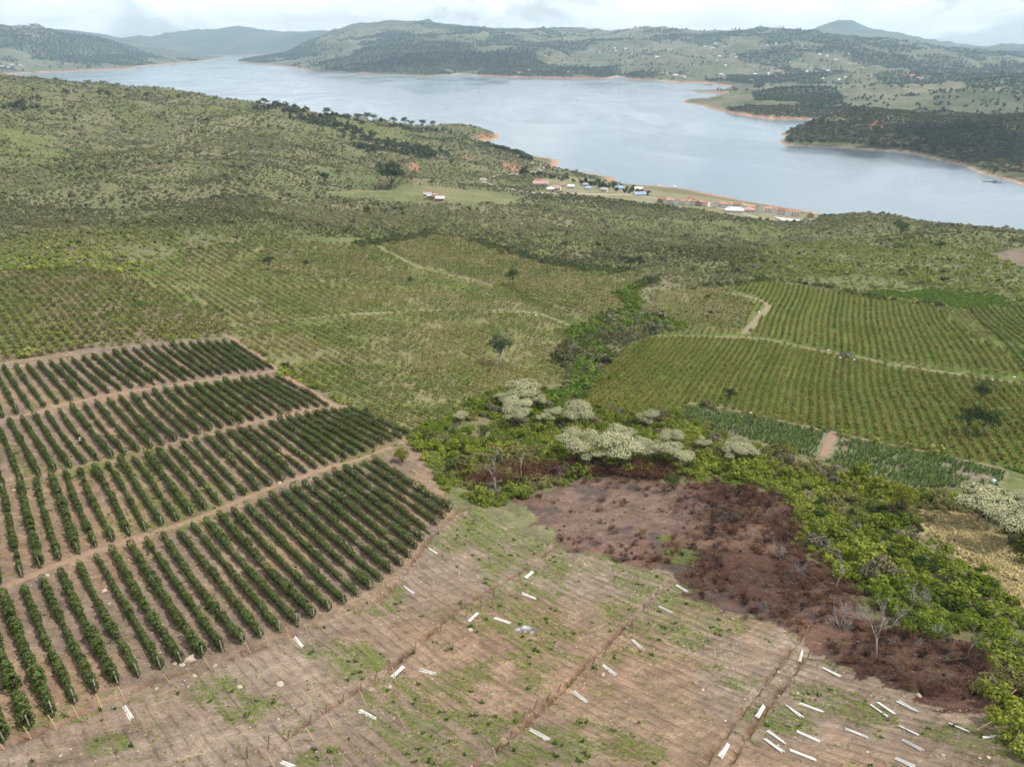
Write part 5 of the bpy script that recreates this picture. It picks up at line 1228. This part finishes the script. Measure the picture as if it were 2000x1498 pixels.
far_houses(14, [(1000,75),(1200,75),(1400,100),(1200,112)], 'tiny pale house high on the green hills across the lake', 'houses high on the far hills', 9, 1.3)
o = obj('greenhouse', far_house('greenhouse', ROOFW, 150, 26, 5), None, GF(1183, 105)); tag(o, 'long white greenhouse on the far green slope', 'greenhouse')

# ------------------------------------------------------------------ boats and raft
BOATW = solid('boat_white', (.75, .75, .75), .35, .05, 1.0, spec=.5); BOATD = solid('raft_dark', (.10, .09, .08), .8, .2, 1.0)
def boat(u, v, L, rz, label):
    x0, y0 = lake_pt(u, v); t = tag(empty('boat', (x0, y0, 0), rz), label, 'boat', 'white boats on the lake'); h = MB(); B = L * .28
    prof = [(-.5, .8), (-.1, 1.0), (.25, .8), (.5, .02)]; vs = []
    for (k, w) in prof: vs += [(k * L, -w * B / 2, L * .11), (k * L, -w * B / 3, -.3), (k * L, w * B / 3, -.3), (k * L, w * B / 2, L * .11)]
    fs = [(i * 4 + j, i * 4 + j + 1, i * 4 + j + 5, i * 4 + j + 4) for i in range(3) for j in range(3)] + [(0, 4, 7, 3), (4, 8, 11, 7), (8, 12, 15, 11), (3, 2, 1, 0)]
    h.add(vs, fs); h.build('hull', BOATW, t); MB().box(-.3 * L, .12 * L, -B * .32, B * .32, L * .112, L * .26).build('cabin', BOATW, t); MB().box(-.34 * L, .14 * L, -B * .36, B * .36, L * .262, L * .285).build('cabin_roof', ROOFW, t)
    MB().box(.121 * L, .13 * L, -B * .3, B * .3, L * .15, L * .24).build('windscreen', GLASS, t)
boat(1176, 184, 14, .3, 'white boat in the middle of the lake, left of two'); boat(1209, 182, 15, -.2, 'white boat in the middle of the lake, right of two'); boat(1098, 165, 11, .5, 'tiny white boat close to the opposite shore')
boat(1287, 363, 8, .6, 'small white boat moored at the village beach'); boat(1318, 366, 9, .4, 'small white boat moored right of the village beach')
x0, y0 = lake_pt(1938, 356); t = tag(empty('raft', (x0, y0, 0), -.5), 'dark floating pontoon near the right headland', 'pontoon')
MB().box(-13, 13, -2.5, 2.5, -.2, .7).build('deck', BOATD, t); MB().box(1, 6, -1.6, 1.6, .702, 2.4).build('cabin', BOATD, t); MB().gable(1, 6, -1.6, 1.6, 2.5, 3.1, .4).build('roof', BOATD, t)

# ------------------------------------------------------------------ white post bundles
CONC = solid('white_post', (.62, .60, .56), .8, .22, 2.0)
def hang(u, v): p = G(u, v); return np.array([p[0], p[1], on(p[0], p[1])])
def bundle(u1, v1, u2, v2, label, npost=5):
    a, b = hang(u1, v1), hang(u2, v2); L = np.linalg.norm(b - a); Lp = min(max(L, 1.6), 2.7); c = (a + b) / 2
    t = tag(empty('post_bundle', c + np.array([0, 0, .01]), math.atan2(b[1] - a[1], b[0] - a[0])), label, 'post bundle', 'bundles of white posts laid on the bare field')
    t.rotation_euler[1] = -math.atan2(b[2] - a[2], math.hypot(*(b - a)[:2]))
    me = MB().box(-Lp / 2, Lp / 2, -.038, .038, 0, .075).mesh('post', CONC)
    for k in range(npost):
        o = obj('post', me, t, (vr.uniform(-.12, .12), (k - (npost - 1) / 2) * .1 if k < npost - 1 or npost < 4 else vr.uniform(-.06, .06), .04 if k < npost - 1 or npost < 4 else .13)); o.rotation_euler[2] = vr.uniform(-.06, .06)
B6 = lambda x, y: (480 + x / 3.3333, 1050 + y / 3.3333); B7 = lambda x, y: (950 + x / 3.3333, 1050 + y / 3.3333); B8 = lambda x, y: (1400 + x / 3.3333, 1050 + y / 3.3333); B5 = lambda x, y: (x / 3.3333, 1050 + y / 3.3333)
for f, a, b, lab, k in ((B6, (1195,70), (1248,105), 'topmost one beside the vineyard edge', 4), (B6, (1030,318), (1098,362), 'second from the top beside the vineyard edge', 4), (B6, (320,650), (375,715), 'beside the vineyard edge, halfway down', 5), (B5, (805,1090), (870,1190), 'lowest one beside the vineyard edge', 5),
    (B6, (1815,265), (1870,220), 'pointing along the top of the middle trench', 6), (B6, (1448,548), (1513,490), 'pointing along the upper middle trench', 5), (B6, (945,912), (1028,842), 'pointing along the lower middle trench', 5),
    (B6, (1800,365), (1890,398), 'uppermost one right of the middle trench', 5), (B6, (1618,525), (1725,555), 'just left of the grey ash patch', 5), (B6, (1135,862), (1245,890), 'below the ash patch, right of the middle trench', 5), (B6, (745,1130), (850,1178), 'lower one right of the middle trench', 5), (B6, (240,1460), (310,1493), 'at the bottom edge beside the middle trench', 5),
    (B6, (1850,1250), (1980,1320), 'lowest one beside the orange trench', 5), (B7, (570,1005), (658,1075), 'second from the bottom beside the orange trench', 5), (B7, (752,828), (858,902), 'third from the bottom beside the orange trench', 5), (B7, (938,660), (1027,732), 'fourth from the bottom beside the orange trench', 5),
    (B7, (1115,445), (1232,498), 'fifth from the bottom beside the orange trench', 4), (B7, (1235,310), (1318,357), 'topmost one beside the burnt ground', 5), (B8, (535,810), (553,735), 'upright one between the twin stake lines, uppermost', 4), (B8, (257,1175), (300,1095), 'upright one between the twin stake lines, middle', 5),
    (B8, (15,1435), (70,1350), 'upright one between the twin stake lines, lowest', 5), (B8, (692,850), (808,908), 'uppermost one right of the twin stake lines', 3), (B8, (450,1093), (565,1178), 'left one of the first row right of the stake lines', 3), (B8, (540,1080), (690,1138), 'second one of the first row right of the stake lines', 3),
    (B8, (1003,1090), (1110,1168), 'thin left one of the close pair', 2), (B8, (1042,1072), (1168,1157), 'right one of the close pair', 3), (B8, (1183,1068), (1308,1135), 'thick one right of the close pair', 5), (B8, (320,1253), (455,1350), 'upper of two on the green weeds', 3), (B8, (310,1315), (435,1398), 'lower of two on the green weeds', 3),
    (B8, (525,1265), (672,1330), 'right of the two on the green weeds', 3), (B8, (480,1385), (645,1452), 'below the ones on the green weeds', 3), (B8, (837,1245), (980,1305), 'in the centre of the right bare plot', 3), (B8, (1188,1230), (1320,1290), 'right of the plot centre, upper', 2), (B8, (1210,1322), (1345,1388), 'right of the plot centre, lower', 4),
    (B8, (1515,1212), (1645,1270), 'at the far right near the bushes', 2), (B8, (1165,1440), (1285,1493), 'at the bottom of the right bare plot', 4), (B8, (1750,1300), (1820,1296), 'short pale one beside the bushes at the right corner', 2)):
    bundle(*f(*a), *f(*b), 'white post bundle, ' + lab, k)

# ------------------------------------------------------------------ stakes
WOODD = solid('stake_dark', (.20, .12, .075), .9, .2, 4.0)
stake_me = [MB().tube([(0, 0, -.3), (.01, 0, .8), (0, 0.01, 1.95)], [.06, .055, .05], 6).mesh(f'stake{i}', m) for i, m in enumerate((WOOD, WOODD))]
stake_n = {}
def stake(u, v, lean_u, label, group, kind=0, h=1.0):
    stake_n[group] = stake_n.get(group, 0) + 1; label = f'{label}, {ORD[stake_n[group] - 1]} from the bottom end'
    p = hang(u, v); o = obj('stake', stake_me[kind], None, p); o.rotation_euler = (vr.uniform(-.12, .12), lean_u + vr.uniform(-.1, .1), vr.uniform(0, .4)); o.scale = (1, 1, h * vr.uniform(.85, 1.12)); tag(o, label, 'stake', group)
for (x, y) in ((25,1370),(200,1305),(365,1243),(512,1178),(668,1120),(815,1065),(1105,950),(950,790),(1240,910),(1365,848),(1630,745),(1750,710),(1885,668)):
    stake(*B5(x, y), -.14, 'pale wooden stake along the foot of the vineyard', 'stakes at the foot of the vineyard')
for (x, y) in ((403,630),(525,590),(632,553),(725,500),(810,445),(950,330),(1027,300),(1082,240),(1115,185),(1180,60),(1260,-40),(1330,-120)):
    stake(*B6(x, y), -.12, 'pale wooden stake along the foot of the vineyard', 'stakes at the foot of the vineyard', h=.95)
for (x, y) in ((185,1490),(318,1400),(440,1320),(567,1238),(672,1165),(778,1082),(882,1015),(978,942),(1073,882),(1167,815),(1248,757),(1338,695),(1418,642),(1505,590),(1560,530),(1628,480),(1697,430),(1753,380),(1815,330),(1932,240),(1980,190)):
    stake(*B6(x, y), -.16, 'tan leaning stake, lower side of the middle trench', 'stakes along the middle trench')
for (x, y) in ((10,1440),(145,1370),(275,1300),(410,1215),(520,1135),(628,1065),(740,990),(835,925),(930,850),(1015,790),(1100,730),(1185,665),(1265,615),(1345,560),(1430,520),(1530,455),(1610,390)):
    stake(*B6(x, y), .2, 'dark wooden stake on the upper side of the middle trench', 'dark stakes along the middle trench', 1, .85)
for (x, y) in ((65,1450),(155,1360),(230,1300),(318,1230),(393,1150),(448,1085),(522,1030),(603,985),(663,910),(742,862),(810,800),(858,742),(912,685),(963,620),(1020,590),(1065,525),(1103,470),(1212,325),(1350,210)):
    stake(*B7(x, y), -.14, 'tan wooden stake along the orange trench', 'stakes along the orange trench')
for (x, y) in ((70,1365),(150,1300),(230,1200),(310,1120),(385,1070),(465,1000),(540,945),(690,825),(765,765),(800,710),(860,625),(935,580),(1020,480),(1100,370)):
    stake(*B7(x, y), .3, 'dark short stake above the orange trench', 'dark stakes along the orange trench', 1, .7)
for key, lab, grp in (('d', 'brown stake on the left of the twin stake lines', 'stakes of the left twin line'), ('e', 'brown stake on the right of the twin stake lines', 'stakes of the right twin line')):
    l = SL[key]
    for si, c in enumerate(range(3, len(l), 4)):
        p = l[c]; o = obj('stake', stake_me[1 if c % 8 < 4 else 0], None, (p[0] + .45, p[1], on(p[0] + .45, p[1]))); o.rotation_euler = (vr.uniform(-.1, .1), vr.uniform(.05, .35), 0); o.scale = (1, 1, .75); tag(o, f'{lab}, {ORD[si]} from the bottom end', 'stake', grp)
for (x, y, a) in ((1850,1075,.8), (1850,1175,.9), (1790,1215,.9), (1700,1245,.8), (1940,1380,.1), (1985,1330,.1), (1905,1390,.1)):
    stake(*B8(x, y), a, 'thin leaning pole at the bushy right corner', 'poles in the right corner', 0, 1.1)

# ------------------------------------------------------------------ stones, tarpaulin, sacks, people
STONE = solid('pale_stone', (.36, .29, .23), .9, .2, 3.0, .05)
def rock(u, v, s, label, flat=.6, mat=None, name='stone', cat='stone', group=None):
    bm = bmesh.new(); bmesh.ops.create_icosphere(bm, subdivisions=3, radius=1); sd = vr.uniform(0, 99)
    cs = np.array([q.co[:] for q in bm.verts]); nn = vnoise(cs[:, 0] * 1.4 + sd, cs[:, 1] * 1.4 + cs[:, 2] * 1.1)
    for q, n1 in zip(bm.verts, nn): q.co *= .7 + .6 * float(n1); q.co.z = q.co.z * flat + flat * .45
    me = bpy.data.meshes.new(name); bm.to_mesh(me); bm.free(); me.materials.append(mat or STONE); me.polygons.foreach_set('use_smooth', np.ones(len(me.polygons), bool))
    p = hang(u, v); o = obj(name, me, None, p); o.scale = (s, s * vr.uniform(.7, 1), s); o.rotation_euler[2] = vr.uniform(0, 3); tag(o, label, cat, group)
rock(369, 1293, .75, 'large pale boulder at the foot of a vine row', .75); rock(342, 1297, .3, 'brown stone left of the pale boulder'); rock(355, 1299, .35, 'grey stone touching the pale boulder'); rock(380, 1320, .3, 'flat tan stone below the pale boulder', .4)
rock(547, 1337, .5, 'flat tan stone lying alone on the bare field', .3); rock(468, 1342, .35, 'small tan stone left of the flat one', .4); rock(420, 1300, .25, 'little stone below the lowest vine block', .5); rock(319, 1248, .45, 'pale stone between two vine rows', .6)
rock(204, 1155, .4, 'pale stone between vine rows near the path', .6); rock(92, 1125, .35, 'pale stone beside the vineyard path', .6); rock(918, 1231, .4, 'white stone right of the middle trench', .5); rock(761, 1342, .3, 'white stone beside the lower middle trench', .5)
rock(1178, 1318, .3, 'small white stone beside the orange trench', .5); rock(1794, 1359, .3, 'orange stone on the right bare plot', .6); rock(28, 958, .35, 'orange stone on the vineyard path', .5); rock(60, 778, .3, 'orange stone in the top vineyard block', .5)
TARP = solid('black_tarp', (.012, .012, .015), .4, .2, 2.0, .05, spec=.5); SACK = solid('white_sack', (.72, .72, .70), .7, .05, 3.0, .02)
p = hang(1652, 697); t = tag(empty('tarpaulin_shelter', p, -.25), 'black tarpaulin shelter beside the track between crop fields', 'shelter')
gx, gy = np.meshgrid(np.linspace(-2.6, 2.6, 17), np.linspace(-1.8, 1.8, 11)); gz = 1.9 - .45 * np.abs(gy) - .12 * np.abs(gx) + .35 * (fbm(gx.ravel(), gy.ravel(), 1.1, 3, 211).reshape(gx.shape) - .5)
obj('sheet', mesh_np('sheet', np.column_stack([gx.ravel(), gy.ravel(), gz.ravel()]), grid_faces(17, 11), TARP, True), t)
for (sx, sy) in ((-2.3, -1.5), (2.3, -1.5), (-2.3, 1.5), (2.3, 1.5)): MB().tube([(sx, sy, -.3), (sx, sy, 1.0)], [.06, .05], 6).build('pole', WOOD, t)
for (u, v, s, lab) in ((1641,699,.55,'leftmost of those by the tarpaulin'),(1650,702,.6,'in front of the tarpaulin'),(1668,703,.6,'right corner of the tarpaulin'),(1673,706,.5,'lowest of those by the tarpaulin'),(1618,684,.45,'beside the track left of the tarpaulin'),(1467,809,.7,'at the upper edge of the corn'),(1942,942,.8,'at the right end of the corn'),
                       (1935,742,.55,'on the track at the far right'),(1981,737,.5,'at the right end of the track'),(1482,610,.6,'on the wide bare track'),(1046,616,.5,'on the pale middle track')):
    rock(u, v, s, 'white sack ' + lab, .5, SACK, 'sack', 'sack')
b = MB(); rock(1492, 813, .5, 'flat white sheet at the upper edge of the corn', .15, SACK, 'sheet', 'sheet')

SKIN = solid('skin', (.25, .14, .09), .6, .05, 3.0); SHIRTW = solid('white_shirt', (.75, .75, .74), .8, .05, 3.0); SHIRTR = solid('maroon_shirt', (.16, .03, .045), .8, .1, 3.0); TROU = solid('trousers', (.09, .09, .11), .85, .1, 3.0); HATM = solid('straw_hat', (.5, .42, .28), .8, .1, 3.0)
def skin_mesh(name, verts, edges, radii, mat, parent, root=0):
    me = bpy.data.meshes.new(name); me.from_pydata(verts, edges, []); me.materials.append(mat); o = obj(name, me, parent)
    o.modifiers.new('skin', 'SKIN'); o.modifiers['skin'].use_smooth_shade = True; sd = o.modifiers.new('sub', 'SUBSURF'); sd.levels = 2; sd.render_levels = 2
    for i, sv in enumerate(me.skin_vertices[0].data): sv.radius = (radii[i], radii[i] * .85); sv.use_root = (i == root)
    return o
def person(u, v, rz, shirt, label, bend=.25):
    p = hang(u, v); t = tag(empty('person', p, rz), label, 'person'); f = bend
    # pelvis, spine, chest, neck, head / arms reaching to the vines / legs
    V = [(0,0,.92),(0,.06*f,1.12),(0,.25*f,1.36),(0,.36*f,1.5),(0,.42*f,1.6),(0,.44*f,1.68), (-.19,.26*f,1.4),(-.27,.2,1.16),(-.2,.42,1.1),(-.18,.5,1.12), (.19,.26*f,1.4),(.27,.22,1.16),(.2,.44,1.2),(.18,.52,1.23), (-.1,0,.88),(-.12,.06,.48),(-.12,-.03,.08),(-.12,.12,.03), (.1,0,.88),(.13,-.02,.48),(.13,-.14,.08),(.13,.02,.03)]
    E = [(0,1),(1,2),(2,3),(3,4),(4,5),(2,6),(6,7),(7,8),(8,9),(2,10),(10,11),(11,12),(12,13),(0,14),(14,15),(15,16),(16,17),(0,18),(18,19),(19,20),(20,21)]
    Rr = [.14,.135,.16,.06,.09,.085,.07,.05,.04,.035,.07,.05,.04,.035,.095,.065,.045,.04,.095,.065,.045,.04]
    body = skin_mesh('body', V, E, Rr, SKIN, t)
    sh = skin_mesh('shirt', [V[0], V[1], V[2], (0,.32*f,1.45), V[6], V[7], V[10], V[11]], [(0,1),(1,2),(2,3),(2,4),(4,5),(2,6),(6,7)], [.165,.16,.185,.085,.092,.066,.092,.066], shirt, t)
    tr = skin_mesh('trousers', [(0,0,.95), V[14], V[15], V[16], V[18], V[19], V[20]], [(0,1),(1,2),(2,3),(0,4),(4,5),(5,6)], [.16,.115,.085,.07,.115,.085,.07], TROU, t)
    h = MB(); n = 14; c = Vector((0, .44 * f, 1.72))
    ring = lambda r, z: [(c.x + r * math.cos(6.283 * k / n), c.y + r * math.sin(6.283 * k / n), c.z + z) for k in range(n)]
    vs = ring(.21, -.02) + ring(.11, .01) + ring(.095, .1) + [(c.x, c.y, c.z + .115)]
    h.add(vs, [(j * n + k, j * n + (k + 1) % n, (j + 1) * n + (k + 1) % n, (j + 1) * n + k) for j in range(2) for k in range(n)] + [(2 * n + k, 2 * n + (k + 1) % n, 3 * n) for k in range(n)]); h.build('hat', HATM, t, True)
person(158, 869, -1.0, SHIRTW, 'person in white shirt standing between vine rows', .35)
person(134, 705, .6, SHIRTR, 'person in maroon shirt at the top end of the vine rows', .5)

# ------------------------------------------------------------------ out-of-view clouds: one over the headland, one added to shade the far shore
CLOUD = solid('cloud_white', (.85, .86, .88), 1.0, .02, .01)
def cloud(target, L, B, alt, label, seed):
    r = np.random.default_rng(seed); k = (alt - target[2]) / math.tan(SUN_EL); c = (target[0] + math.sin(SUN_AZ) * k, target[1] + math.cos(SUN_AZ) * k, alt)
    bm = bmesh.new()
    for i in range(16):
        a = r.uniform(0, 6.283); q = math.sqrt(r.random()); rad = r.uniform(.2, .38) * B * (1.15 - .5 * q)
        m = Matrix.Translation((math.cos(a) * q * L / 2, math.sin(a) * q * B / 2, rad * .45)); bmesh.ops.create_icosphere(bm, subdivisions=3, radius=rad, matrix=m)
    cs = np.array([q.co[:] for q in bm.verts]); nn = fbm(cs[:, 0] + cs[:, 2], cs[:, 1] - cs[:, 2], B * .18, 3, seed)
    for v, n1 in zip(bm.verts, nn): v.co *= .85 + .35 * float(n1); v.co.z = max(v.co.z, -B * .03)
    me = bpy.data.meshes.new('cloud'); bm.to_mesh(me); bm.free(); me.materials.append(CLOUD); me.polygons.foreach_set('use_smooth', np.ones(len(me.polygons), bool))
    tag(obj('cloud', me, None, c), label, 'cloud')
cloud(GF(1905, 272), 520, 280, 900, 'low white cumulus cloud above the near headland', 5)
cloud(GF(820, 118), 1500, 800, 1300, 'unseen cumulus cloud added to shade the wooded far shore', 7)
